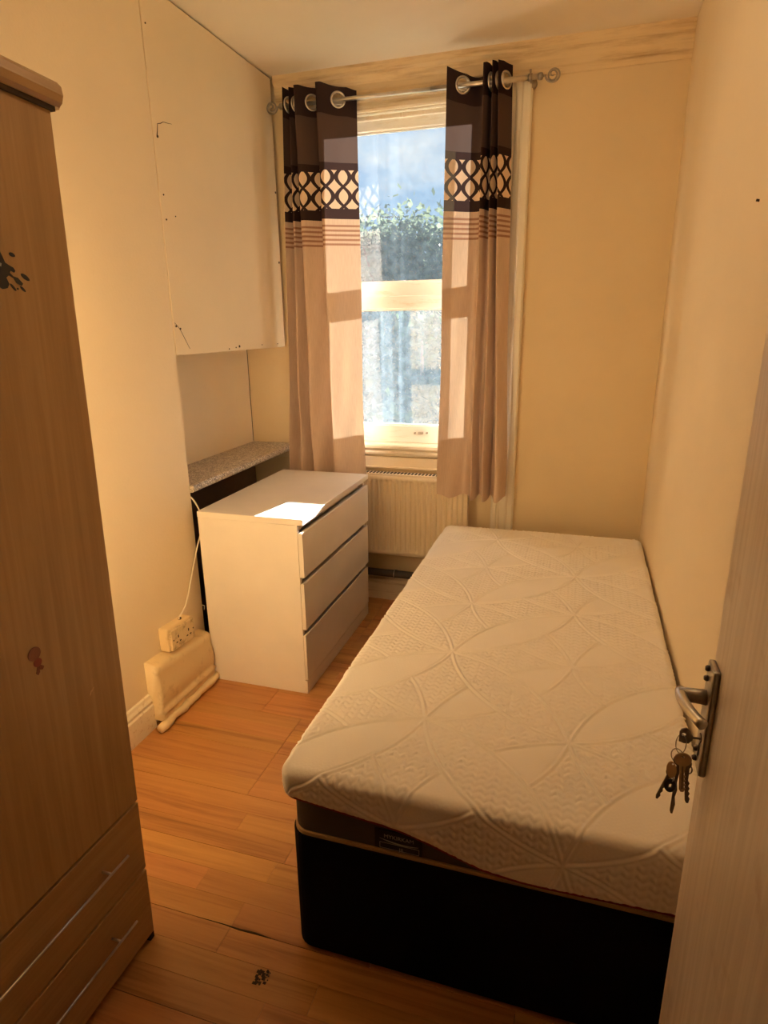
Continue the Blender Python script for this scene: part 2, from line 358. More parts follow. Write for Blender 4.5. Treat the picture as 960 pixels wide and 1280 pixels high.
def ell(cx, cy, rx, ry, rot=0, n=20):
    c, s = math.cos(rot), math.sin(rot)
    return [(cx + rx * math.cos(t) * c - ry * math.sin(t) * s, cy + rx * math.cos(t) * s + ry * math.sin(t) * c) for t in [2 * math.pi * k / n for k in range(n)]]
def grid_mesh(name, V, F, uv=None):
    me = D.meshes.new(name); me.vertices.add(len(V)); me.vertices.foreach_set('co', np.asarray(V, 'f').ravel())
    F = np.asarray(F, 'i'); k = F.shape[1]; me.loops.add(F.size); me.loops.foreach_set('vertex_index', F.ravel())
    me.polygons.add(len(F)); me.polygons.foreach_set('loop_start', np.arange(len(F), dtype='i') * k)
    try: me.polygons.foreach_set('loop_total', np.full(len(F), k, 'i'))
    except Exception: pass
    if uv is not None:
        l = me.uv_layers.new(name='UVMap'); l.data.foreach_set('uv', np.asarray(uv, 'f')[F.ravel()].ravel())
    me.update(calc_edges=True); me.validate(); return me
def struct(name, bm, mat, label=None, parent=None, smooth=False):
    o = obj(name, bm, mat, parent, smooth=smooth); o['kind'] = 'structure'
    if label and parent is None: o['label'] = label
    return o

XR, XL, YB, H = .329, -1.515, 3.153, 2.633
XA = -1.760          # back of the alcove
YC = 2.155           # corner of the chimney breast
# ------------------------------------------------------------------ room shell
fl = struct('floor', box(-2.0, .55, -1.5, 3.40, -.12, -.012), M['joint'], 'floor of orange beech strip planks')
pitch = .0735; y = 1.002 - 14 * pitch; row = -14; n_pl = 0
rng = random.Random(3)
while y < YB - .005:
    y1 = min(y + pitch, YB)
    board = (row - 1) // 3                          # three strips make one board
    jx = {1: -.727, 2: -.970, 3: -.970, 0: -.39}.get(board % 5, None)
    if jx is None: jx = -1.15 + .37 * ((board * 5) % 4)
    cuts = sorted({-1.515, XR, jx, jx + 1.2, jx - 1.2} - {c for c in (jx, jx + 1.2, jx - 1.2) if c <= -1.5 or c >= XR - .03})
    off = rng.uniform(0, .5); segs = []
    for a, b in zip(cuts, cuts[1:]):
        cur = a
        while cur < b - 1e-4:
            ln = rng.uniform(.46, .86)
            nx = b if b - (cur + ln) < .16 else cur + ln
            segs.append((cur, nx, nx == b)); cur = nx
    for a, b, board_end in segs:
        if a > -.50 and y > 1.22: continue           # fully under the bed
        if b < -.99 and y1 < .90: continue           # fully under the wardrobe
        ge = .0011 if board_end else .0004
        gy0 = .0008 if (row - 1) % 3 == 0 else .0004; gy1 = .0008 if (row - 1) % 3 == 2 else .0004
        dz = rng.uniform(-.0004, 0)
        pl = obj('floor_plank', box(a + .0004, b - ge, y + gy0, y1 - gy1, -.012, dz), M['plank'], fl)
        n_pl += 1
    y = y1; row += 1
# split and gouged patch near the doorway
gm = bmesh.new()
for k in range(46):
    gx, gy = -.630 + rng.uniform(-.017, .017), .978 + rng.uniform(-.020, .020); q = rng.uniform(.0008, .0036); box(gx - q, gx + q * rng.uniform(.4, 1.6), gy - q, gy + q, -.001, .0005 + .0004 * rng.random(), bm=gm)
obj('gouged_patch', gm, M['joint'], fl)['kind'] = 'stuff'
cm = tube([(-.875, 1.0755, .0), (-.80, 1.0765, .0), (-.745, 1.0745, .0), (-.70, 1.0765, .0), (-.655, 1.0755, 0)], [.0006, .0012, .0026, .0030, .001], 6)
obj('open_joint', cm, M['joint'], fl)

struct('ceiling', box(-2.0, .55, -.2, 3.40, H, H + .12), M['ceiling'], 'cream painted ceiling')
struct('wall_right', box(XR, XR + .12, -.2, YB + .25, -.02, H + .02), M['paint'], 'cream wall beside the bed')
wl = struct('wall_left', box(-2.0, XL, -.2, YC, -.02, H + .02), M['paint'], 'cream chimney breast wall behind the wardrobe')
struct('wall_alcove', box(-2.0, XA, YC, YB + .25, .86, H + .02), M['paint'], 'cream back of the alcove above the shelf')
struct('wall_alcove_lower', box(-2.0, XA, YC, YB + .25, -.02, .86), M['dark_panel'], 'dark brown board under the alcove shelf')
WX0, WX1, WZ0, WZ1 = -1.310, -.375, .885, 2.455
wb = bmesh.new()
box(-2.0, WX0, YB, YB + .20, -.02, H + .02, bm=wb); box(WX1, XR + .12, YB, YB + .20, -.02, H + .02, bm=wb)
box(WX0, WX1, YB, YB + .20, -.02, WZ0, bm=wb); box(WX0, WX1, YB, YB + .20, WZ1, H + .02, bm=wb)
struct('wall_back', wb, M['paint_back'], 'cream window wall')
# doorway wall and the hall behind the camera
wf = bmesh.new(); box(-2.0, -.60, -.02, .10, -.02, H + .02, bm=wf); box(.27, XR + .12, -.02, .10, -.02, H + .02, bm=wf); box(-.60, .27, -.02, .10, 2.02, H + .02, bm=wf)
struct('wall_front', wf, M['paint'], 'cream wall around the doorway')
wh = bmesh.new(); box(-1.1, -1.0, -1.5, -.02, 0, 2.5, bm=wh); box(.45, .55, -1.5, -.02, 0, 2.5, bm=wh); box(-1.1, .55, -1.6, -1.5, 0, 2.5, bm=wh); box(-1.1, .55, -1.6, -.02, 2.5, 2.6, bm=wh)
struct('wall_hall', wh, M['hall'], 'hall walls beyond the doorway')

# cornice along the window wall
pr = [(YB, 2.505), (YB - .006, 2.507), (YB - .008, 2.530), (YB - .014, 2.536), (YB - .016, 2.560), (YB - .024, 2.575), (YB - .026, 2.592), (YB - .038, 2.604), (YB - .042, H), (YB, H)]
struct('trim_1', extrude_profile(pr, 'x', -1.50, XR), M['cornice'], 'flaking moulded cornice above the window')
# skirtings
def skirt(name, axis, a0, a1, base, sgn, label):
    q = [(base, 0), (base + sgn * .020, 0), (base + sgn * .020, .100), (base + sgn * .015, .106), (base + sgn * .016, .118), (base + sgn * .010, .130), (base + sgn * .008, .142), (base, .145)]
    return struct(name, extrude_profile(q, axis, a0, a1), M['trim'], label)
skirt('baseboard_left', 'y', .11, 1.752, XL, 1, 'cream moulded skirting by the wardrobe')
skirt('baseboard_back', 'x', XL + .03, XR - .022, YB, -1, 'cream skirting below the radiator')
skirt('baseboard_right', 'y', .11, YB - .022, XR, -1, 'cream skirting behind the bed')
# lumpy boxed plinth on the left wall, painted over
b = bmesh.new()
ny, nzr = 26, 16
rows = []
for i in range(ny + 1):
    yy = 1.748 + (2.112 - 1.748) * i / ny; top = .268 - .034 * i / ny
    rowv = []
    prof = [(-1.515, top + .012), (-1.490, top + .006), (-1.468, top), (-1.457, top - .010)] + [(-1.455 - .004 * math.sin(k * .9), top - .010 - (top - .085) * k / 8) for k in range(1, 9)] + [(-1.447, .068), (-1.455, .055), (-1.456, .034)]
    for (xx, zz) in prof:
        nv = mnoise.noise_vector(Vector((xx * 9, yy * 14, zz * 14)))
        rowv.append(b.verts.new((min(xx + nv.x * .004, -1.444) if xx > XL + .001 else XL - .004, yy + nv.y * .003, zz + nv.z * .004)))
    rows.append(rowv)
for r0, r1 in zip(rows, rows[1:]):
    for k in range(len(r0) - 1): b.faces.new((r0[k], r0[k + 1], r1[k + 1], r1[k]))
for rw in (rows[0], rows[-1]):
    c0 = b.verts.new((XL - .004, rw[0].co.y, .034)); b.faces.new([*rw, c0])
bump = struct('trim_2', b, M['lump'], 'lumpy painted over boxed ledge under the wall socket', smooth=True)
pts = [(-1.452 + .004 * math.sin(i * 1.7), 1.715 + .415 * i / 14, .020 + .003 * math.sin(i * 2.3)) for i in range(15)]
struct('bead', tube(pts, [.017 + .003 * math.sin(i * 1.3) for i in range(15)], 10), M['lump'], parent=bump, smooth=True)

# ------------------------------------------------------------------ window
win = thing('window_1', 'tall old sash window with dusty panes', None, (-.84, 3.2, .82), kind='structure')
def wpart(name, bm, mat, parent=win, smooth=False): return obj(name, bm, mat, parent, smooth=smooth)
GX0, GX1 = -1.180, -.500
def sash(name, y0, y1, z0, z1, gz0, gz1):
    s = bmesh.new(); xa, xb = -1.236, -.444
    box(xa, GX0, y0, y1, z0, z1, .003, 1, s); box(GX1, xb, y0, y1, z0, z1, .003, 1, s)
    box(GX0 - .001, GX1 + .001, y0, y1, z0, gz0, .003, 1, s); box(GX0 - .001, GX1 + .001, y0, y1, gz1, z1, .003, 1, s)
    o = wpart(name, s, M['sash'])
    g = bmesh.new(); bd = .009                     # glazing beads
    box(GX0, GX0 + bd, y0 + .008, y0 + .022, gz0, gz1, bm=g); box(GX1 - bd, GX1, y0 + .008, y0 + .022, gz0, gz1, bm=g)
    box(GX0, GX1, y0 + .008, y0 + .022, gz0, gz0 + bd, bm=g); box(GX0, GX1, y0 + .008, y0 + .022, gz1 - bd, gz1, bm=g)
    obj('glazing_bead', g, M['sash'], o)
    return o
up = sash('upper_sash', 3.222, 3.258, 1.602, 2.440, 1.705, 2.388)
low = sash('lower_sash', 3.178, 3.214, .900, 1.640, .990, 1.578)
obj('pane', box(GX0 - .005, GX1 + .005, 3.238, 3.242, 1.70, 2.393), M['glass_up'], up)
obj('pane', box(GX0 - .005, GX1 + .005, 3.194, 3.198, .985, 1.583), M['glass_low'], low)
lf = bmesh.new(); box(-.822, -.812, 3.166, 3.180, .948, .958, .002, 1, lf); box(-.800, -.772, 3.164, 3.179, .949, .961, .003, 1, lf); box(-.758, -.748, 3.166, 3.180, .952, .960, .002, 1, lf)
obj('sash_lift', lf, M['dull_metal'], low)
fr = bmesh.new()
box(WX0 - .002, -1.238, 3.150, 3.33, .86, WZ1, bm=fr); box(-.442, WX1 + .002, 3.150, 3.33, .86, WZ1, bm=fr); box(-1.238, -.442, 3.160, 3.33, 2.446, WZ1 + .002, bm=fr)
wpart('box_frame', fr, M['trim_v'])
sb = bmesh.new(); box(-1.240, -1.224, 3.162, 3.177, .90, 2.446, .003, 1, sb); box(-.456, -.440, 3.162, 3.177, .90, 2.446, .003, 1, sb); box(-1.24, -.44, 3.164, 3.177, 2.418, 2.438, .003, 1, sb)
wpart('staff_bead', sb, M['trim_v'])
def casing(xa, xb, z0, z1, inner):
    # xa is the inner edge, xb the outer edge; stepped moulding
    d = xb - xa; st = [(0, .000), (0, .018), (.10, .022), (.22, .022), (.26, .012), (.36, .010), (.40, .016), (.62, .024), (.70, .034), (.94, .038), (1.0, .030), (1.0, .0)]
    return extrude_profile([(xa + d * u, YB - v) for u, v in st], 'z', z0, z1)
wpart('casing', casing(-.402, -.288, .0, 2.492, 1), M['trim_v']); wpart('casing', casing(-1.288, -1.402, .0, 2.492, -1), M['trim_v'])
hd = [(YB, 2.448), (YB - .014, 2.448), (YB - .018, 2.456), (YB - .018, 2.470), (YB - .008, 2.474), (YB - .010, 2.486), (YB - .022, 2.490), (YB - .024, 2.504), (YB, 2.504)]
wpart('head_casing', extrude_profile(hd, 'x', -1.30, -.39), M['trim'])
sl = [(YB + .04, .900), (YB - .030, .898), (YB - .036, .890), (YB - .036, .876), (YB - .028, .870), (YB - .020, .862), (YB - .026, .852), (YB - .024, .842), (YB - .010, .832), (YB - .002, .826), (YB + .04, .826)]
wpart('sill', extrude_profile(sl, 'x', -1.30, -.39), M['trim'])
ap = bmesh.new(); box(-1.29, -.40, YB - .012, YB, .775, .826, .002, 1, ap); box(-1.29, -.40, YB - .018, YB, .764, .775, .002, 1, ap)
wpart('apron', ap, M['paint'])
struct('trim_3', box(-1.36, -.33, 3.30, 3.44, .80, .885), M['exterior'], 'outside stone window ledge')

# ------------------------------------------------------------------ alcove: cupboard panel and shelf
cp = thing('cupboard_front', 'cream boxed-in panel covering the upper alcove left of the window', 'panel', (-1.53, 2.65, 1.398))
obj('face_board', box(-1.535, -1.512, YC + .003, 3.118, 1.398, H - .007, .0015, 1), M['paint'], cp)
obj('bottom_board', box(XA + .002, -1.535, YC + .009, 3.14, 1.400, 1.418), M['paint'], cp)
jt = bmesh.new(); box(-1.560, -1.536, YC + .0005, YC + .003, 1.40, H - .001, bm=jt); box(-1.560, -1.536, YC + .009, 3.14, H - .010, H - .001, bm=jt)
obj('shadow_gap', jt, M['joint'], cp)
for (yy, zz, rr) in ((2.178, 2.158, .0035), (2.178, 1.969, .0022), (2.180, 1.886, .0024), (2.24, 1.905, .0016), (2.172, 1.507, .003), (2.198, 1.498, .0025), (2.55, 1.408, .002), (2.641, 1.416, .004), (2.61, 1.412, .002), (3.105, 2.135, .004), (3.100, 1.812, .004), (2.86, 1.416, .0018), (3.03, 1.416, .0018), (2.175, 2.50, .002)):
    q = tube([(-1.513, yy, zz), (-1.5095, yy, zz)], rr * 1.35, 8); obj('nail_head', q, M['joint'], cp)
cr_ = tube([(-1.5115, 2.176, 2.160), (-1.5115, 2.181, 2.178), (-1.5115, 2.186, 2.200), (-1.5115, 2.205, 2.206), (-1.5115, 2.222, 2.215), (-1.5115, 2.245, 2.217), (-1.5115, 2.275, 2.221)], [.0022, .0015, .0012, .0014, .001, .001, .0005], 6)
obj('paint_crack', cr_, M['joint'], cp)
obj('paint_crack', tube([(-1.5115, 2.165, 1.52), (-1.5115, 2.185, 1.505), (-1.5115, 2.20, 1.49), (-1.5115, 2.235, 1.44), (-1.5115, 2.25, 1.42)], .0009, 5), M['joint'], cp)
sh = thing('alcove_shelf', 'speckled grey granite effect shelf in the alcove beside the white chest', 'shelf', (-1.63, 2.65, .845))
pr = [(XA + .001, .846), (-1.506, .846), (-1.499, .850), (-1.495, .858), (-1.495, .866), (-1.499, .874), (-1.506, .877), (XA + .001, .877)]
obj('worktop', extrude_profile(pr, 'y', YC + .002, YB - .002), M['granite'], sh)
obj('support_batten', box(XA + .002, -1.53, YB - .022, YB - .002, .80, .846), M['paint'], sh)
tag(obj('wall_nail', tube([(XR + .004, 1.611, 1.740), (XR - .006, 1.611, 1.742)], .0026, 8), M['joint']), 'small dark nail in the cream wall above the bed', 'nail')

obj('corner_crack', tube([(XA + .0005, YB - .002, 1.39), (XA + .002, YB - .004, 1.2), (XA + .0005, YB - .002, .88)], .0016, 5), M['joint'], sh)
# ------------------------------------------------------------------ radiator and pipe
rd = thing('radiator', 'cream ribbed panel radiator under the window', 'radiator', (-.92, 3.06, .30))
RX0, RX1, RZ0, RZ1, RY = -1.345, -.513, .302, .745, 3.052
nx, nz_ = 30 * 8, 14
xs = np.linspace(RX0, RX1, nx + 1); per = (RX1 - RX0 - .03) / 29
zs = np.array([RZ0, RZ0 + .004, RZ0 + .022, RZ0 + .026, RZ0 + .032, RZ0 + .040, .45, .55, .65, RZ1 - .040, RZ1 - .032, RZ1 - .026, RZ1 - .022, RZ1 - .004, RZ1])
prof = np.clip(1.6 * np.cos(2 * np.pi * (xs - RX0 - .015) / per + np.pi) * .5 + .5, 0, 1)
prof[(xs < RX0 + .012) | (xs > RX1 - .012)] = 0
fz = np.clip(np.minimum((zs - RZ0 - .022) / .018, (RZ1 - .022 - zs) / .018), 0, 1)
yy = RY + .0 + .011 * (1 - prof[None, :]) * 1.15 * fz[:, None]; yy[0] += .006; yy[-1] += .006
V = np.stack([np.broadcast_to(xs, yy.shape), yy, np.broadcast_to(zs[:, None], yy.shape)], -1).reshape(-1, 3)
I = np.arange(len(V)).reshape(yy.shape); F = np.stack([I[:-1, :-1], I[:-1, 1:], I[1:, 1:], I[1:, :-1]], -1).reshape(-1, 4)
link_mesh('front_panel', grid_mesh('front_panel', V, F), M['radiator'], rd)
obj('body', box(RX0, RX1, RY + .0125, RY + .060, RZ0, RZ1 - .002, .004, 1), M['radiator'], rd)
tg = bmesh.new(); box(RX0, RX1, RY + .003, RY + .062, RZ1 - .002, RZ1 + .008, .002, 1, tg)
gr = obj('top_grille', tg, M['radiator'], rd)
k = RX0 + .02; sg = bmesh.new()
while k < RX1 - .02:
    box(k, k + .011, RY + .012, RY + .052, RZ1 + .0075, RZ1 + .0095, bm=sg); k += .019
o = obj('grille_slots', sg, M['dark_slot'], gr)
o['kind'] = 'stuff'
for xx in (-1.20, -.66): obj('wall_bracket', box(xx - .015, xx + .015, RY + .058, YB - .0005, .40, .66), M['radiator'], rd)
obj('end_cap', tube([(RX1 - .01, RY + .035, RZ0 + .03), (RX1 + .010, RY + .035, RZ0 + .03)], .011, 12), M['dull_metal'], rd, smooth=True)
pp = thing('heating_pipe', 'dark lagged pipe running along the skirting below the radiator', 'pipe', (-.9, 3.10, .15))
obj('pipe_run', tube([(-1.46, 3.105, .178), (-1.0, 3.105, .174), (-.3, 3.105, .170)], .021, 14), M['pipe'], pp, smooth=True)
for xx in (-.915, -1.35, -.45):
    c = torus((xx, 3.105, .1735), (1, 0, 0), .0225, .003, 18, 6); box(xx - .004, xx + .004, 3.125, YB - .0005, .168, .180, bm=c); obj('pipe_clip', c, M['dull_metal'], pp)

# ------------------------------------------------------------------ curtains and pole
RODY, RODZ = 3.063, 2.481
rod = thing('curtain_pole', 'silver curtain pole with spiral finials above the window', 'curtain pole', (-.86, RODY, RODZ))
def rz(x): return 2.484 - .006 * (x + .86)
obj('pole', tube([(-1.425, RODY, rz(-1.425)), (-.70, RODY, rz(-.70))], .0085, 14), M['metal'], rod, smooth=True)
obj('pole', tube([(-.72, RODY, rz(-.72)), (-.262, RODY, rz(-.262))], .0105, 14), M['metal'], rod, smooth=True)
for sx, x0 in ((-1, -1.425), (1, -.262)):
    f = bmesh.new()
    tube([(x0, RODY, rz(x0)), (x0 + sx * .004, RODY, rz(x0)), (x0 + sx * .016, RODY, rz(x0)), (x0 + sx * .020, RODY, rz(x0))], [.012, .0135, .0135, .008], 14, f)
    tube([(x0 + sx * .019, RODY, rz(x0)), (x0 + sx * .028, RODY, rz(x0))], .0045, 10, f)
    fo = obj('finial', f, M['dull_metal'], rod, smooth=True)
    sp = []
    cx = x0 + sx * (.060 if sx > 0 else .058)
    R0 = .031 if sx > 0 else .029
    for i in range(64):
        t = i / 63; a = math.pi + t * 4.6 * math.pi; R_ = R0 * (1 - .80 * t)
        sp.append((cx + sx * R_ * math.cos(a), RODY - .010 * math.sin(a * .5) * (1 if sx > 0 else .4) - .006 * t, rz(x0) + R_ * math.sin(a)))
    obj('spiral', tube(sp, [.0042 - .0015 * i / 63 for i in range(64)], 8), M['dull_metal'], fo, smooth=True)
for xx in (-1.415, -.294):
    bk = bmesh.new(); tube([(xx - .008, RODY, rz(xx)), (xx + .008, RODY, rz(xx))], .0145, 16, bk); tube([(xx, RODY, rz(xx)), (xx, YB - .030, rz(xx))], .006, 10, bk); tube([(xx, YB - .034, rz(xx)), (xx, YB - .0005, rz(xx))], .022 if xx > -1 else .018, 18, bk)
    bo = obj('bracket', bk, M['dull_metal'], rod, smooth=True)
    obj('clamp_screw', tube([(xx, RODY, rz(xx) + .012), (xx, RODY, rz(xx) + .030)], .004, 8), M['dull_metal'], bo)

def spline(pts, n):
    P = [np.array(p, float) for p in pts]; P = [2 * P[0] - P[1]] + P + [2 * P[-1] - P[-2]]; out = []
    for i in range(1, len(P) - 2):
        p0, p1, p2, p3 = P[i - 1:i + 3]
        for k in range(n):
            t = k / n; out.append(.5 * ((2 * p1) + (-p0 + p2) * t + (2 * p0 - 5 * p1 + 4 * p2 - p3) * t * t + (-p0 + 3 * p1 - 3 * p2 + p3) * t ** 3))
    out.append(P[-2]); return np.array(out)
def curtain(name, label, top, bot, zt, zb, lobes, ztop_fn):
    A, B = spline(top, 40), spline(bot, 40)
    def resample(C, n):
        d = np.r_[0, np.cumsum(np.linalg.norm(np.diff(C, axis=0), axis=1))]; s = np.linspace(0, d[-1], n); return np.stack([np.interp(s, d, C[:, i]) for i in (0, 1)], -1), d[-1]
    n = int(resample(A, 2)[1] / .0045); A, la = resample(A, n); B, lb = resample(B, n)
    nz = 190; t = np.linspace(0, 1, nz)
    e = (t ** 1.0)[:, None, None]
    P = A[None] * (1 - e) + B[None] * e
    s = np.linspace(0, la, n)
    top_z = np.array([ztop_fn(v / la, A[i]) for i, v in enumerate(s)])
    z = top_z[None] * (1 - t[:, None]) + (zb + lobes * np.cos(s / la * 2 * np.pi * 4))[None] * t[:, None]
    wob = .006 * np.sin(s[None] * 31 + z * 5.0) * t[:, None] + .004 * np.sin(s[None] * 57 - z * 9.0) * t[:, None]
    Y = P[..., 1] + wob; X = P[..., 0] + .004 * np.sin(z * 6 + s[None] * 12) * t[:, None]
    V = np.stack([X, Y, z], -1).reshape(-1, 3)
    UV = np.stack([np.broadcast_to(s, z.shape), z + (2.555 - top_z)[None] * np.clip((z - 2.2) / .3, 0, 1)], -1).reshape(-1, 2)
    I = np.arange(nz * n).reshape(nz, n); F = np.stack([I[:-1, :-1], I[1:, :-1], I[1:, 1:], I[:-1, 1:]], -1).reshape(-1, 4)
    # eyelets where the cloth crosses the pole
    cross = [i for i in range(n - 1) if (A[i, 1] - RODY) * (A[i + 1, 1] - RODY) <= 0]
    eye = []
    for i in cross:
        if eye and s[i] - s[eye[-1]] < .045: continue
        eye.append(i)
    Fc = V[F].mean(1); keep = np.ones(len(F), bool)
    sc = UV[F].mean(1)[:, 0]
    for i in eye: keep &= ((sc - s[i]) ** 2 + (Fc[:, 2] - rz(A[i, 0])) ** 2) > .0285 ** 2
    root = thing(name, label, 'curtain', (float(A[:, 0].mean()), RODY, zb), group='eyelet curtains at the window')
    link_mesh('cloth', grid_mesh('cloth', V, F[keep], UV), M['curtain'], root, smooth=True)
    for i in eye:
        d = A[min(i + 3, n - 1)] - A[max(i - 3, 0)]; nrm = Vector((-d[1], d[0], 0)).normalized()
        c = torus((A[i, 0], A[i, 1], rz(A[i, 0])), nrm, .0310, .0055, 32, 8)
        # wide, flat rim
        obj('eyelet', c, M['metal'], root, smooth=True)
    return root
topL = [(-1.408, 3.022), (-1.385, 3.070), (-1.362, 3.092), (-1.356, 3.060), (-1.376, 3.018), (-1.352, 3.066), (-1.330, 3.094), (-1.320, 3.055), (-1.345, 3.010), (-1.275, 3.064), (-1.222, 3.097), (-1.214, 3.055), (-1.238, 3.010), (-1.150, 3.062), (-1.074, 3.100)]
botL = [(-1.455, 2.985), (-1.425, 3.030), (-1.400, 3.036), (-1.390, 3.010), (-1.385, 2.965), (-1.360, 3.010), (-1.338, 3.036), (-1.318, 3.000), (-1.310, 2.960), (-1.255, 3.005), (-1.220, 3.038), (-1.200, 3.005), (-1.190, 2.970), (-1.11, 3.000), (-1.048, 3.028)]
curtain('curtain', 'left curtain with dark top and lattice band, its hem hanging behind the white chest', topL, botL, 2.555, .742, .004,
        lambda u, a: 2.553 - .022 * np.clip((u - .80) / .2, 0, 1) - .006 * abs(math.sin(u * 20)))
topR = [(-.638, 3.014), (-.575, 3.062), (-.500, 3.098), (-.478, 3.055), (-.484, 3.012), (-.462, 3.040), (-.450, 3.094), (-.440, 3.050), (-.447, 3.012), (-.428, 3.050), (-.418, 3.094), (-.408, 3.050), (-.424, 3.014), (-.395, 3.060), (-.372, 3.096)]
botR = [(-.655, 3.000), (-.590, 3.022), (-.530, 3.040), (-.500, 3.020), (-.490, 2.985), (-.472, 3.010), (-.458, 3.050), (-.440, 3.020), (-.425, 2.978), (-.400, 3.015), (-.392, 3.050), (-.376, 3.015), (-.362, 2.980), (-.340, 3.000), (-.320, 3.040)]
curtain('curtain', 'right curtain with dark top and lattice band, hem hanging in front of the radiator', topR, botR, 2.545, .668, .010,
        lambda u, a: 2.548 - .030 * math.exp(-((u - .20) / .13) ** 2) - .004 * abs(math.sin(u * 24)))

# ------------------------------------------------------------------ bed
BX0, BX1, BY0, BY1 = -.587, .318, 1.078, 2.960
base = thing('divan_base', 'black fabric divan bed base under the white mattress', 'bed base', ((BX0 + BX1) / 2, 2.0, 0))
obj('upholstery', extrude_profile(rounded_rect(BX0, BX1, BY0, BY1, .045), 'z', .012, .352), M['black_cloth'], base)
obj('top_board', extrude_profile(rounded_rect(BX0 + .004, BX1 - .004, BY0 + .004, BY1 - .004, .042), 'z', .352, .362), M['tan_top'], base)
for xx in (BX0 + .09, BX1 - .09):
    for yy in (BY0 + .09, BY1 - .09): obj('glide', tube([(xx, yy, 0), (xx, yy, .014)], .03, 12), M['black'], base)

mt = thing('mattress', 'white quilted single mattress with leaf pattern on the black base', 'mattress', (-.14, 2.0, .362))
MX0, MX1, MY0, MY1, MT = -.600, .316, 1.070, 2.966, .530
h = .0031; ext = .22
gx = np.arange(MX0 - ext, MX1 + ext + h, h); gy = np.arange(MY0 - ext, MY1 + ext + h, h)
PX, PY = np.meshgrid(gx, gy)
r_e, r_c = .019, .036                                     # edge roll, plan corner radius
ix0, ix1, iy0, iy1 = MX0 + r_e, MX1 - r_e, MY0 + r_e, MY1 - r_e
rc = r_c - r_e
qx = np.clip(PX, ix0 + rc, ix1 - rc); qy = np.clip(PY, iy0 + rc, iy1 - rc)
dx, dy = PX - qx, PY - qy; dd = np.hypot(dx, dy); nxv = np.where(dd > 1e-9, dx / np.maximum(dd, 1e-9), 0); nyv = np.where(dd > 1e-9, dy / np.maximum(dd, 1e-9), 0)
d = np.maximum(dd - rc, 0); qx = PX - nxv * d; qy = PY - nyv * d
fx = [-.60, -.578, -.303, -.206, -.131, -.06, -.022, .10, .239, .33]; fzv = [.468, .465, .436, .406, .384, .376, .374, .378, .383, .385]
perx = qx + nxv * r_e; pery = qy + nyv * r_e
zb_front = np.interp(perx, fx, fzv); zb_side = .468 - .05 * np.clip((pery - 1.25) / .7, 0, 1) ** 2
wf_ = np.clip(-nyv, 0, 1); zb = zb_front * wf_ + zb_side * (1 - wf_)
arc = math.pi / 2 * r_e
dmax = arc + (MT - r_e - zb)
dc = np.minimum(d, dmax)
ang = np.clip(dc / r_e, 0, math.pi / 2)
ph = np.where(dc < arc, r_e * np.sin(ang), r_e); pv = np.where(dc < arc, r_e * (1 - np.cos(ang)), r_e + dc - arc)
X = qx + nxv * ph; Y = qy + nyv * ph; Z = MT - pv
nX, nY, nZ = nxv * np.sin(ang), nyv * np.sin(ang), np.cos(ang)
# quilting relief
PXc, PYc = .355, .361
lx = np.mod(PX + .320, PXc); ly = np.mod(PY - 1.352, PYc) * PXc / PYc
dg = PXc * math.sqrt(2); sg_ = .070; RR = (dg * dg / 4 + sg_ * sg_) / (2 * sg_)
def petal(a, b_):
    q = np.hypot(a - dg / 2, np.abs(b_) + RR - sg_); return RR - q        # > 0 inside
p1 = petal((lx + ly) / math.sqrt(2), (ly - lx) / math.sqrt(2))
p2 = petal((PXc - lx + ly) / math.sqrt(2), (ly - (PXc - lx)) / math.sqrt(2))
in1 = p1 > 0
def rib(p): return np.exp(-(p / .0030) ** 2) * 1.0 - .9 * np.exp(-((np.abs(p) - .0072) / .0024) ** 2)
def tri(u): return 2 * np.abs(np.mod(u, 1) - .5)
cyc = .0265; row_ = .0205
tz = PY / row_ + .62 * tri(PX / cyc)
saw = np.mod(tz, 1); chev = (np.sin(np.pi * saw) ** .55) * (.45 + .55 * np.sin(np.pi * np.mod(PX / cyc * 2, 1)) ** .5)
finer = .5 + .25 * np.sin(PX * 620 + 2 * np.sin(PY * 300)) + .25 * np.sin(PY * 640 + 2 * np.sin(PX * 310))
relief = np.where(in1, 0.0010 * finer + .0012, .0042 * chev)
w1 = np.exp(-(p1 / .010) ** 4)
cxi = np.floor((PX + .320) / PXc); cyi = np.floor((PY - 1.352) / PYc); under = np.mod(cxi + np.floor((cyi + 1) / 2), 2) == 0   # the petals weave over and under
w1 = np.where(under & (p2 > -.010), 0, w1); in1 = in1 & ~(under & (p2 > 0)); relief = np.where(in1, 0.0010 * finer + .0012, .0046 * chev); relief = relief * (1 - w1) + (.0030 * rib(p1) + .0016) * w1
w2 = np.where(in1 & ~under, 0, np.exp(-(p2 / .010) ** 4)); relief = relief * (1 - w2) + (.0030 * rib(p2) + .0016) * w2
star = np.hypot(np.minimum(lx, PXc - lx), np.minimum(ly, PXc - ly)); relief -= .0015 * np.exp(-(star / .008) ** 2)
# large soft puckers
soft = .0028 * (np.sin(np.pi * lx / PXc) * np.sin(np.pi * ly / PXc)) + .0025 * np.sin(PX * 7 + 1) * np.sin(PY * 4.3)
dis = relief * np.clip((dmax - dc) / .012, 0, 1) + soft * np.clip(1 - d / .05, 0, 1)
X += nX * dis; Y += nY * dis; Z += nZ * dis
V = np.stack([X, Y, Z], -1).reshape(-1, 3)
I = np.arange(PX.size).reshape(PX.shape); F = np.stack([I[:-1, :-1], I[:-1, 1:], I[1:, 1:], I[1:, :-1]], -1).reshape(-1, 4)
bad = (d >= dmax).ravel()[F].all(1); F = F[~bad]
used = np.unique(F); remap = -np.ones(len(V), int); remap[used] = np.arange(len(used)); 
link_mesh('quilted_cover', grid_mesh('quilted_cover', V[used], remap[F]), M['mattress'], mt, smooth=True)
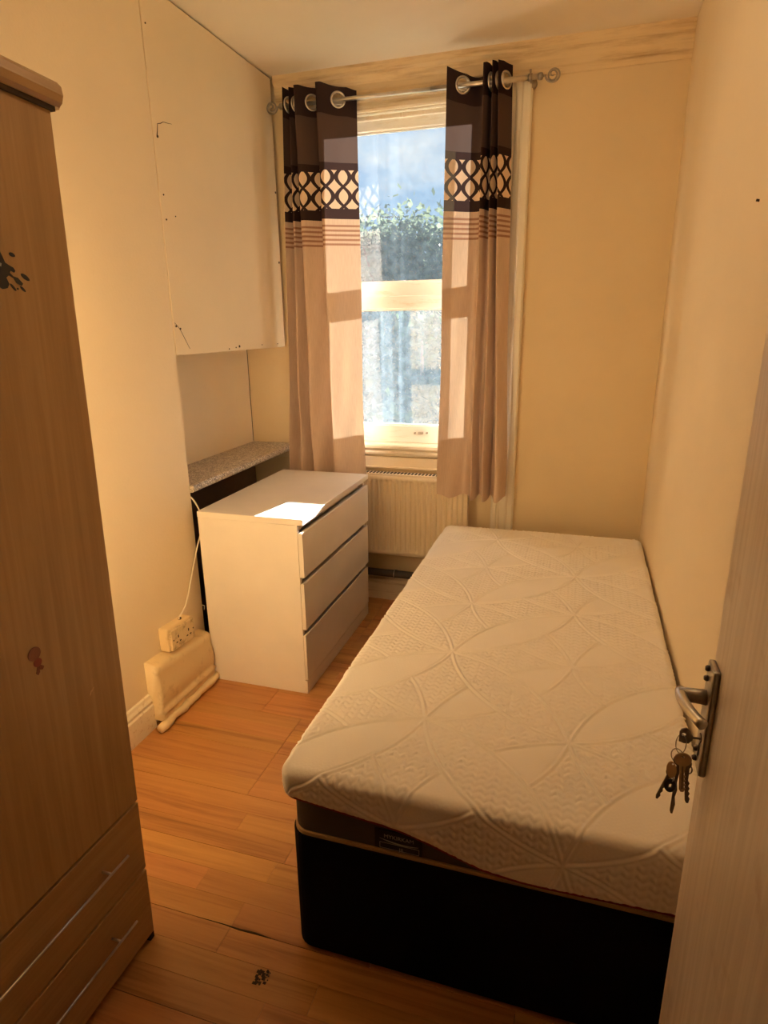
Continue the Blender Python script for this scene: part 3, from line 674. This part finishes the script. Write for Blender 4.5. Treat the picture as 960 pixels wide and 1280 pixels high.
# red piping along the lower edge of the cover
def perim(n_each):
    rr = rounded_rect(MX0, MX1, MY0, MY1, r_c, 8); out = []
    for i in range(len(rr)):
        a, c = np.array(rr[i]), np.array(rr[(i + 1) % len(rr)]); m_ = max(1, int(np.linalg.norm(c - a) / .04))
        for k in range(m_): out.append(a + (c - a) * k / m_)
    return out
pp_ = perim(0); pts = []
for q in pp_:
    front = max(0, min(1, (1.12 - q[1]) / .05)); zf = float(np.interp(q[0], fx, fzv)); zs_ = .468 - .05 * max(0, min(1, (q[1] - 1.25) / .7)) ** 2
    zz = zf * front + zs_ * (1 - front); cx, cy = (MX0 + MX1) / 2, (MY0 + MY1) / 2
    v = Vector((q[0], q[1], zz)); v.x += -.004 if v.x > cx else .004; v.y += -.003 if v.y > cy else .003
    pts.append(v)
pts.append(pts[0]); obj('piping', tube(pts, .0045, 8, caps=False), M['red'], mt, smooth=True)
bo = obj('border', extrude_profile(rounded_rect(MX0 + .018, MX1 - .016, MY0 + .016, MY1 - .016, .045), 'z', .363, .500), M['charcoal'], mt)
# woven maker label on the front border
YF = MY0 + .016
lb = obj('maker_label', box(-.372, -.262, YF - .004, YF + .001, .366, .418, .001, 1), M['label'], mt)
def text(name, s, size, loc, mat, parent, rot=(math.pi / 2, 0, 0), ext_=.0003):
    c = D.curves.new(name, 'FONT'); c.body = s; c.size = size; c.extrude = ext_; c.align_x = 'CENTER'; c.materials.append(mat)
    o0 = D.objects.new(name, c); COL.objects.link(o0); bpy.context.view_layer.update()
    me = D.meshes.new_from_object(o0.evaluated_get(bpy.context.evaluated_depsgraph_get())); D.objects.remove(o0); D.curves.remove(c)
    if not me.materials: me.materials.append(mat)
    o = D.objects.new(name, me); COL.objects.link(o); o.parent = parent; o.location = Vector(loc) - Vector(root_of(parent).location); o.rotation_euler = rot; return o
text('lettering', 'MYKIRKAM', .0140, (-.315, YF - .0045, .3985), M['thread'], lb)
text('lettering', 'JIL', .0135, (-.308, YF - .0045, .3685), M['thread'], lb)
ar = tube([(-.360 + .09 * k / 12, YF - .0046, 0.3955 - .0080 * math.sin(math.pi * k / 12 * .8)) for k in range(13)], [.0004 + .0011 * math.sin(math.pi * k / 12) for k in range(13)], 6)
obj('swoosh', ar, M['thread'], lb)
fb = bmesh.new()
for a, c, e_, f_ in ((-.360, -.268, .384, .385), (-.360, -.268, .369, .370), (-.360, -.359, .369, .385), (-.269, -.268, .369, .385)): box(a, c, YF - .0046, YF - .0038, e_, f_, bm=fb)
obj('label_frame', fb, M['thread'], lb)
for xx in (.188, .224):
    s_ = bmesh.new(); box(xx - .006, xx + .006, YF - .006, YF + .001, .362, .392, .001, 1, s_); box(xx - .010, xx + .010, YF - .008, YF + .001, .388, .396, .002, 1, s_); obj('tie_tape', s_, M['tan_top'], mt)

# ------------------------------------------------------------------ chest of drawers
CX0, CX1, CY0, CY1, CH = -1.474, -1.000, 2.125, 2.932, .777
ch = thing('chest_of_drawers', 'white three drawer chest between the alcove and the bed', 'chest of drawers', ((CX0 + CX1) / 2, (CY0 + CY1) / 2, 0))
obj('top', box(CX0, CX1, CY0, CY1, .752, CH, .0015, 1), M['chest'], ch)
obj('side_panel', box(CX0 + .002, CX1 - .024, CY0, CY0 + .018, 0, .752, .001, 1), M['chest'], ch)
obj('side_panel', box(CX0 + .002, CX1 - .024, CY1 - .018, CY1, 0, .752, .001, 1), M['chest'], ch)
obj('back_panel', box(CX0 + .002, CX0 + .008, CY0 + .018, CY1 - .018, .02, .752), M['chest'], ch)
obj('plinth', box(CX1 - .040, CX1 - .015, CY0 + .0005, CY1 - .0005, 0, .062, .001, 1), M['chest'], ch)
for i, (z0, z1) in enumerate(((.532, .722), (.300, .506), (.068, .275))):
    x0, x1 = CX1 - .023, CX1 - .004 - .004 * i
    q = [(x0, z0), (x1, z0), (x1, z1 - .004), (x1 - .003, z1), (x0 + .003, z1 - .002), (x0, z1 - .004)]
    dr = obj('drawer', extrude_profile(q, 'y', CY0 + .001, CY1 - .001), M['chest'], ch)
    obj('drawer_box', box(CX0 + .03, x0 - .001, CY0 + .03, CY1 - .03, z0 + .02, z1 - .05), M['chest'], dr)
    obj('finger_rail', box(x0 - .040, x0 - .026, CY0 + .019, CY1 - .019, z1 - .012, z1 + .028), M['chest'], dr)

# ------------------------------------------------------------------ wardrobe (leans slightly towards the window)
LEAN = .029
wd = thing('wardrobe', 'oak effect wardrobe with two drawers against the left wall', 'wardrobe', (-.945, .996, 0))
wd.rotation_euler = (-LEAN, 0, 0)
WW, WD_, WH = .78, .53, 1.888                              # along y, depth, height
def wp(name, bm, mat=M['oak'], parent=wd, smooth=False): return obj(name, bm, mat, parent, local=True, smooth=smooth)
t = .018
wp('side_panel', box(-WD_, -.020, -t, 0, 0, WH, .001, 1)); wp('side_panel', box(-WD_, -.020, -WW, -WW + t, .0225, WH, .001, 1))
wp('back_panel', box(-WD_, -WD_ + .006, -WW + t, -t, .05, WH)); wp('inner_shelf', box(-WD_ + .006, -.022, -WW + t, -t, .405, .423))
wp('top_panel', box(-WD_ + .006, -.020, -WW + t, -t, WH - .018, WH))
pl = bmesh.new()
vs = [pl.verts.new(p) for p in ((-.045, -WW + t, .0225), (-.028, -WW + t, .0225), (-.028, -t, .001), (-.045, -t, .001), (-.045, -WW + t, .07), (-.028, -WW + t, .07), (-.028, -t, .05), (-.045, -t, .05))]
for f in ((0, 3, 2, 1), (4, 5, 6, 7), (0, 1, 5, 4), (1, 2, 6, 5), (2, 3, 7, 6), (3, 0, 4, 7)): pl.faces.new([vs[i] for i in f])
wp('plinth', pl, M['oak_h'])
wp('foot', box(-.06, -.002, -.016, .001, 0, .030, .002, 1), M['joint'])
wp('door', box(-.0195, 0, -WW / 2 + .0015, -.001, .418, WH - .004, .0015, 1)); wp('door', box(-.0195, 0, -WW + .001, -WW / 2 - .0015, .418, WH - .004, .0015, 1))
for z0, z1, hz in ((.221, .411, .333), (.022, .214, .143)):
    dr = wp('drawer', box(-.0195, 0, -WW + .001, -.001, z0, z1, .0015, 1), M['oak_h'])
    hb = bmesh.new(); tube([(.025, -.70, hz), (.025, -.080, hz)], .0030, 12, hb)
    for yy in (-.645, -.135): tube([(0, yy, hz), (.025, yy, hz)], .0030, 10, hb)
    wp('handle', hb, M['metal'], dr, smooth=True)
# crown: bullnose board overhanging the front and the far end
pr = [(-.0, WH - .002), (.008, WH - .002), (.016, WH + .004), (.020, WH + .016), (.018, WH + .030), (.010, WH + .038), (0, WH + .040), (-WD_, WH + .040), (-WD_, WH - .002)]
crn = extrude_profile(pr, 'y', -WW - .02, .020)
bmesh.ops.bevel(crn, geom=[e for e in crn.edges if all(abs(v.co.y - .020) < 1e-4 for v in e.verts)], offset=.008, segments=2, affect='EDGES')
wp('crown', crn, M['oak_h'])
wp('crown_dark_strip', box(-.05, .006, -WW, .004, WH - .010, WH - .001), M['joint'])  # dark strip below the crown board
wp('side_hook', tube([(-.030, 0, 1.862), (-.030, .006, 1.862), (-.030, .013, 1.862), (-.030, .016, 1.862)], [.013, .0145, .012, .006], 14), M['black'], smooth=True)
# stickers on the door face
def plate(pts, th=.0008): return flat_shape(pts, th, lambda u, v, w: (w + .0001, u, v))
def sticker(name, label, shapes, cat='sticker'):
    """shapes: (part name, outline in wardrobe (y,z), material, thickness)"""
    base_ = Vector((0, shapes[0][1][0][0], shapes[0][1][0][1]))
    o = None
    root = thing(name, label, cat); root.parent = None
    mw = Matrix.Translation((-.945, .996, 0)) @ Matrix.Rotation(-LEAN, 4, 'X')
    c = Vector((0, sum(p[0] for p in shapes[0][1]) / len(shapes[0][1]), sum(p[1] for p in shapes[0][1]) / len(shapes[0][1])))
    root.location = mw @ c; root.rotation_euler = (-LEAN, 0, 0)
    for nm, pts_, mat, th in shapes:
        obj(nm, plate([(p[0] - c.y, p[1] - c.z) for p in pts_], th), mat, root, local=True)
    return root
def w2l(y, z):                                            # world (y, z) on the door face to wardrobe frame
    c, s = math.cos(LEAN), math.sin(LEAN); yy, zz = y - .996, z; return (yy * c - zz * s, yy * s + zz * c)
def Lp(pts): return [w2l(*p) for p in pts]
splat = [(.840, 1.632), (.868, 1.640), (.884, 1.634), (.890, 1.622), (.894, 1.611), (.902, 1.607), (.909, 1.604), (.912, 1.599), (.909, 1.596), (.902, 1.599), (.900, 1.595), (.906, 1.590), (.915, 1.588), (.924, 1.579), (.920, 1.575), (.911, 1.579), (.906, 1.587), (.897, 1.591), (.891, 1.587), (.895, 1.577), (.890, 1.570), (.880, 1.568), (.868, 1.574), (.852, 1.566), (.840, 1.580), (.824, 1.580), (.830, 1.600), (.816, 1.612), (.832, 1.618)]
sticker('splat_sticker', 'dark ink splat sticker high on the oak wardrobe door', [
    ('blot', Lp(splat), M['sticker_dark'], .0008), ('droplet', Lp(ell(.911, 1.625, .006, .0032, -.3)), M['sticker_dark'], .0008),
    ('droplet', Lp(ell(.931, 1.590, .0095, .0038, -.55)), M['sticker_dark'], .0008), ('droplet', Lp(ell(.902, 1.572, .0075, .0022, -.85)), M['sticker_dark'], .0008),
    ('droplet', Lp(ell(.922, 1.570, .0065, .0022, -.75)), M['sticker_dark'], .0008), ('droplet', Lp(ell(.911, 1.570, .0018, .0018)), M['sticker_dark'], .0008),
    ('glint', Lp([(.872, 1.615), (.886, 1.609), (.884, 1.604), (.872, 1.609)]), M['thread'], .0011)])
sticker('figure_sticker', 'small red brown figure sticker low on the wardrobe door', [
    ('head', Lp(ell(.806, .918, .0145, .0135)), M['sticker_brown'], .0008), ('body', Lp(ell(.810, .898, .0095, .0085)), M['sticker_red'], .0008),
    ('limb', Lp([(.807, .891), (.811, .891), (.811, .878), (.806, .873), (.802, .878)]), M['sticker_brown'], .0008), ('limb', Lp([(.812, .892), (.816, .890), (.822, .884), (.818, .879), (.811, .882)]), M['sticker_brown'], .0008)])
sticker('scratch_mark', 'tiny pale curl of torn sticker near the wardrobe door edge', [
    ('shred', Lp([(.918, .757), (.921, .760), (.923, .765), (.926, .764), (.929, .767), (.932, .771), (.930, .772), (.926, .768), (.922, .768), (.918, .762)]), M['sticker_pale'], .0006)])
sticker('star_sticker', 'dark red pointed sticker scrap at mid height of the wardrobe door', [
    ('scrap', Lp([(.815, 1.468), (.838, 1.460), (.850, 1.455), (.838, 1.449), (.818, 1.444)]), M['sticker_red'], .0006)])

# ------------------------------------------------------------------ socket and cable
so = thing('wall_socket', 'stained double wall socket on a raised box above the ledge', 'socket', (-1.49, 1.937, .28))
def slant(bm):                                            # the box sits a little crooked on the wall
    for v in bm.verts: v.co.z += -.06 * (v.co.y - 1.86)
    return bm
obj('back_box', slant(box(XL - .002, -1.472, 1.852, 2.010, .272, .372, .006, 2)), M['lump'], so)
fp = obj('face_plate', slant(box(-1.472, -1.459, 1.857, 2.006, .278, .364, .003, 2)), M['socket'], so)
for k in (0, 1):
    y0 = 1.857 + .149 * (.27 + .46 * k)
    for dy_, dz_, w_, h_ in ((0, .062, .006, .011), (-.011, .040, .010, .005), (.011, .040, .010, .005)):
        obj('pin_hole', slant(box(-1.4595, -1.4583, y0 + dy_ - w_ / 2, y0 + dy_ + w_ / 2, .278 + dz_ - h_ / 2 - .012, .278 + dz_ + h_ / 2 - .012)), M['joint'], fp)
    obj('rocker_switch', slant(box(-1.4592, -1.456, y0 + .016, y0 + .026, .335, .352, .001, 1)), M['socket'], fp)
for yy in (1.866, 1.997): obj('screw', slant(tube([(-1.459, yy, .322), (-1.4578, yy, .322)], .003, 10)), M['joint'], fp)
cb = thing('power_cable', 'thin white cable from the alcove down to the wall socket', 'cable', (-1.49, 2.05, .36))
pts = spline([(0, 0)], 1) if False else None
ctrl = [(-1.575, 2.162, .842), (-1.535, 2.161, .832), (-1.508, 2.162, .812), (-1.490, 2.172, .76), (-1.488, 2.176, .70), (-1.503, 2.140, .60), (-1.505, 2.104, .53), (-1.500, 2.055, .455), (-1.496, 2.018, .405), (-1.492, 1.962, .375), (-1.490, 1.958, .362)]
Pc = [np.array(p) for p in ctrl]; Pc = [2 * Pc[0] - Pc[1]] + Pc + [2 * Pc[-1] - Pc[-2]]; path = []
for i in range(1, len(Pc) - 2):
    p0, p1, p2, p3 = Pc[i - 1:i + 3]
    for k in range(8):
        u = k / 8; path.append(.5 * ((2 * p1) + (-p0 + p2) * u + (2 * p0 - 5 * p1 + 4 * p2 - p3) * u * u + (-p0 + 3 * p1 - 3 * p2 + p3) * u ** 3))
obj('flex', tube(path, .0034, 8), M['cable'], cb, smooth=True)
obj('grommet', tube([(-1.492, 1.964, .374), (-1.490, 1.957, .358)], [.006, .008], 10), M['joint'], cb)
tag(obj('wire_end', tube([(-1.53, 2.165, .335), (-1.50, 2.150, .338), (-1.492, 2.135, .336), (-1.488, 2.128, .330)], .0016, 6), M['thread'], smooth=True), 'short bare wire end poking out of the alcove beside the chest', 'wire')

# ------------------------------------------------------------------ door
dr1 = thing('door_1', 'open cream painted door with lever handle', None, (.235, .50, .008), kind='structure')
DX = .205
obj('door_leaf', box(DX, DX + .040, .115, .873, .008, 1.985, .003, 2), M['door'], dr1)
lev = obj('lever_lock', flat_shape([], 0, None) if False else box(DX - .0095, DX + .0005, 0.826, .866, .889, 1.055, .0035, 2), M['dull_metal'], dr1)
for zz in (1.046, 1.031, .918, .902):
    obj('screw', tube([(DX - .009, .853, zz), (DX - .0125, .853, zz), (DX - .0145, .853, zz)], [.0042, .0042, .0028], 10), M['dark_key'], lev, smooth=True)
obj('spindle_neck', tube([(DX - .009, .848, 1.004), (DX - .016, .848, 1.004), (DX - .044, .848, 1.004)], [.0115, .0105, .0095], 16), M['dull_metal'], lev, smooth=True)
path, rr = [], []
for k in range(17):
    u = k / 16; yy = .856 - .078 * u; xx = DX - .044 + .020 * u * u + (.004 * (1 - u) ** 4)
    path.append((xx, yy, 1.004 + .002 * math.sin(u * 3.1))); rr.append(.0078 - .0010 * u + (.0005 if k > 13 else 0))
lvb = tube(path, rr, 14)
obj('lever', lvb, M['metal'], lev, smooth=True)
obj('keyhole', tube([(DX - .0095, .842, .9425), (DX - .0108, .842, .9425)], .007, 14), M['dark_key'], lev)
obj('keyhole_cover', box(DX - .0112, DX - .0098, .8405, .8435, .914, .941), M['dark_key'], lev)
for zz in (.30, 1.70):
    obj('hinge', tube([(DX + .043, .108, zz - .045), (DX + .043, .108, zz + .045)], .006, 10), M['dull_metal'], dr1)

# ------------------------------------------------------------------ keys hanging in the lock (all in a plane across the doorway)
KY = .838
def kt(yb): return lambda u, v, w: (u, yb - w, v)
def ring_pts(o_pts, hole, n=24):
    return o_pts
def bow_with_hole(bm, outline, hc, hr, th, yb):
    n = len(outline); tf = kt(yb); c = hc
    inner = []
    for (u, v) in outline:
        a = math.atan2(v - c[1], u - c[0]); inner.append((c[0] + hr * math.cos(a), c[1] + hr * math.sin(a)))
    OA = [bm.verts.new(tf(u, v, 0)) for u, v in outline]; OB = [bm.verts.new(tf(u, v, th)) for u, v in outline]
    IA = [bm.verts.new(tf(u, v, 0)) for u, v in inner]; IB = [bm.verts.new(tf(u, v, th)) for u, v in inner]
    for i in range(n):
        j = (i + 1) % n
        bm.faces.new((OA[i], OA[j], OB[j], OB[i])); bm.faces.new((IA[i], IB[i], IB[j], IA[j])); bm.faces.new((OA[i], IA[i], IA[j], OA[j])); bm.faces.new((OB[i], OB[j], IB[j], IB[i]))
    return bm
KG = 'keys hanging from the door lock'
k1 = thing('lock_key', 'dark key with angular bow standing in the door lock', 'key', (.171, KY, .953), KG)
bm_ = bmesh.new()
hexo = [(.1645, .947), (.1640, .962), (.1660, .9665), (.1720, .9695), (.1775, .965), (.1815, .958), (.1815, .952), (.1770, .9455), (.1710, .945)]
dense = []
for i in range(len(hexo)):
    a, c = hexo[i], hexo[(i + 1) % len(hexo)]
    for q in range(3): dense.append((a[0] + (c[0] - a[0]) * q / 3, a[1] + (c[1] - a[1]) * q / 3))
obj('bow', bow_with_hole(bm_, dense, (.1695, .9585), .0030, .0022, KY), M['dark_key'], k1)
obj('shank', tube([(.180, KY, .9545), (.197, KY + .003, .9535)], .0016, 8), M['dark_key'], k1)
rg = torus((.1680, KY - .001, .9425), (.25, 1, 0), .0155, .0009, 32, 6, sx=.42)
tag(obj('key_ring', rg, M['dull_metal'], smooth=True), 'thin steel split ring linking the lock key to the bunch', 'key ring')
def key(name, label, bow, br, hole, blade, bw, teeth, mat, yb, th=.0024, stem_top=None):
    cx, cz = bow; root = thing(name, label, 'key', (cx, yb, cz), KG)
    bm_ = bow_with_hole(bmesh.new(), ell(cx, cz, br[0], br[1], 0, 28), hole, .0022, th, yb); obj('bow', bm_, mat, root)
    ex, ez = blade; dv = Vector((ex - cx, ez - cz)); ln = dv.length; dv.normalize(); sv = Vector((-dv.y, dv.x))
    pts_ = []
    s0 = br[1] * .9
    left = [(s0, bw)]; right = []
    for i in range(teeth * 2):
        s_ = s0 + (ln - s0) * (.35 + .6 * i / (teeth * 2)); left.append((s_, bw if i % 2 else bw * .35))
    left.append((ln, bw * .4)); right = [(ln, -bw * .5), (ln - .004, -bw), (s0, -bw)]
    outl = [(cx + dv.x * a + sv.x * b_, cz + dv.y * a + sv.y * b_) for a, b_ in left + right]
    obj('blade', flat_shape(outl, th * .9, kt(yb - .0001)), mat, root)
    obj('groove', flat_shape([(cx + dv.x * a + sv.x * b_, cz + dv.y * a + sv.y * b_) for a, b_ in ((s0 * 1.1, bw * .15), (ln * .9, bw * .15), (ln * .9, -bw * .25), (s0 * 1.1, -bw * .25))], .0004, kt(yb - th * .93)), M['dark_key'], root)
    return root
key('latch_key', 'large brass latch key with round bow at the front of the bunch', (.1720, .9220), (.0112, .0105), (.1715, .9265), (.1765, .8690), .0042, 4, M['brass'], KY - .006)
key('long_key', 'long dark key hanging lowest in the bunch', (.1690, .9150), (.0080, .0085), (.1690, .9205), (.1685, .8240), .0028, 2, M['dark_key'], KY + .0005)
key('small_key', 'small dark key slanting out to the left of the bunch', (.1590, .8960), (.0060, .0065), (.1600, .8995), (.1455, .8480), .0026, 3, M['dark_key'], KY - .0035)
key('notched_key', 'dark notched key hanging behind, nearest the door', (.1800, .9090), (.0062, .0085), (.1790, .9140), (.1875, .8440), .0032, 4, M['dark_key'], KY + .004)
tg_ = thing('key_tag', 'oval tan tag on the key bunch', 'key tag', (.1590, KY, .903))
obj('disc', bow_with_hole(bmesh.new(), ell(.1590, .903, .0066, .0135, .12, 28), (.1600, .9125), .0016, .0016, KY - .0075), plain('tan_key_tag', (.55, .36, .18), .45), tg_)
pd = thing('padlock_fob', 'small black oval fob hanging under the tan tag', 'key fob', (.1600, KY, .875))
obj('body', torus((.1605, KY - .006, .8745), (0, 1, .1), .0078, .0036, 26, 10, sx=.62), M['black'], pd, smooth=True)
obj('loop', torus((.1612, KY - .006, .8880), (1, .4, 0), .0045, .0009, 18, 6), M['dull_metal'], pd, smooth=True)
tag(obj('small_ring', torus((.1838, KY + .002, .9005), (.3, 1, 0), .0065, .0010, 20, 6, sx=.55), M['dark_key'], smooth=True), 'tiny dark ring on the bunch beside the notched key', 'key ring')
tag(obj('bunch_ring', torus((.1655, KY - .002, .9225), (.55, 1, 0), .0115, .0008, 28, 6, sx=.75), M['dull_metal'], smooth=True), 'larger steel ring gathering the loose keys below the split ring', 'key ring')

for o_ in [o for o in COL.objects if o.parent is None and (o.get('category') in ('key', 'key ring', 'key tag', 'key fob'))]:
    o_.location.z -= .011; o_.location.x += .003

# ------------------------------------------------------------------ outside: garden, trees, houses
GZ = -2.6
struct('ground', box(-60, 40, 3.6, 90, GZ - .3, GZ), M['lawn'], 'garden ground below the window')
def tree(name, label, x, y, hgt, wid, mat, seed, n=16000):
    rs = np.random.RandomState(seed); root = thing(name, label, 'tree', (x, y, GZ), 'trees beyond the window')
    tr = bmesh.new(); tube([(x, y, GZ - .05), (x + .05, y, GZ + hgt * .3), (x - .04, y + .05, GZ + hgt * .62)], [.16, .12, .07], 8, tr)
    for k in range(5):
        a = k * 1.3 + seed; z0 = GZ + hgt * (.3 + .07 * k); tube([(x, y, z0), (x + math.cos(a) * wid * .3, y + math.sin(a) * wid * .3, z0 + hgt * .2), (x + math.cos(a) * wid * .42, y + math.sin(a) * wid * .42, z0 + hgt * .34)], [.06, .035, .015], 6, tr)
    obj('trunk', tr, M['bark'], root, smooth=True)
    # clumps of leaves
    nc = 60; cl = rs.normal(size=(nc, 3)); cl /= np.linalg.norm(cl, axis=1)[:, None]; cl *= (rs.rand(nc, 1) ** .4) * np.array([wid * .5, wid * .5, hgt * .40])
    cl += np.array([x, y, GZ + hgt * .60]); which = rs.randint(0, nc, n); P = cl[which] + rs.normal(size=(n, 3)) * np.array([.32, .32, .26])
    u = rs.normal(size=(n, 3)); u /= np.linalg.norm(u, axis=1)[:, None]; w = rs.normal(size=(n, 3)); w -= (w * u).sum(1)[:, None] * u; w /= np.linalg.norm(w, axis=1)[:, None]
    sz = rs.uniform(.045, .10, (n, 1)); V = np.stack([P - u * sz, P + w * sz * .55, P + u * sz, P - w * sz * .55], 1).reshape(-1, 3)
    F = np.arange(4 * n).reshape(n, 4); o = link_mesh('foliage', grid_mesh('foliage', V, F), mat, root); o['kind'] = 'stuff'
    return root
T = [('broad green tree behind the upper left pane', -6.6, 15.2, 6.6, 2.9, 'leaf_a', 1), ('pale grey green tree in the middle of the view', -4.6, 14.4, 6.3, 2.7, 'leaf_b', 2), ('dark bushy tree right of the middle tree', -2.6, 15.0, 6.2, 2.8, 'leaf_c', 3),
     ('tall dark tree far right beyond the window', -.2, 15.6, 6.4, 2.8, 'leaf_a', 4), ('low green tree nearer the window on the left', -4.9, 10.6, 4.1, 2.3, 'leaf_b', 5), ('low dark tree nearer the window on the right', -2.5, 10.3, 4.2, 2.3, 'leaf_c', 6),
     ('wide tree far left beyond the window', -9.3, 15.4, 6.4, 3.0, 'leaf_c', 8), ('slender mid green tree behind the chimney side of the pane', -3.55, 13.0, 6.05, 2.0, 'leaf_b', 11), ('small light green tree closest to the house', -2.9, 7.4, 3.0, 1.9, 'leaf_a', 9)]
for lab, x, y, hg, wi, mt_, sd in T: tree('garden_tree', lab, x, y, hg, wi, M[mt_], sd)
ho = thing('terraced_house', 'brick house with slate roof beyond the trees', 'house', (-6.0, 22, GZ))
obj('wall', box(-14, 3, 20.0, 26.0, GZ, 2.2), M['brickwall'], ho)
obj('roof', extrude_profile([(19.6, 2.1), (19.6, 2.2), (23, 3.5), (26.4, 2.2), (26.4, 2.1)], 'x', -14.3, 3.3), M['slate'], ho)
for xx in (-5.22, -10.5):
    q = obj('chimney', box(xx - .17, xx + .17, 22.5, 23.1, 3.2, 4.35), M['brickwall'], ho)
    for dx_ in (-.15, .15): obj('chimney_pot', tube([(xx + dx_ * .5, 22.8, 4.35), (xx + dx_ * .5, 22.8, 4.58)], [.06, .05], 10), M['exterior'], q)
for xx in np.arange(-13, 2.5, 2.1):
    wf2 = obj('window', box(xx, xx + 1.0, 19.95, 20.05, .1, 1.6), M['trim'], ho)
    obj('pane', box(xx + .08, xx + .92, 19.94, 19.96, .18, 1.52), M['slate'], wf2)
an = thing('tv_antenna', 'rooftop television antenna above the trees', 'antenna', (-7.25, 23, 3.53))
obj('mast', tube([(-7.25, 23, 3.54), (-7.25, 23, 5.35)], .035, 8), M['dark_key'], an)
ab = bmesh.new(); tube([(-7.35, 23, 5.15), (-6.35, 22.9, 5.08)], .025, 6, ab)
obj('boom', ab, M['dark_key'], an)
for k in range(6): obj('element', tube([(-7.2 + .15 * k, 22.75, 4.85 + .05 * k), (-7.2 + .15 * k + .05, 23.15, 5.42 - .03 * k)], .012, 5), M['dark_key'], an)
print('planks', n_pl)
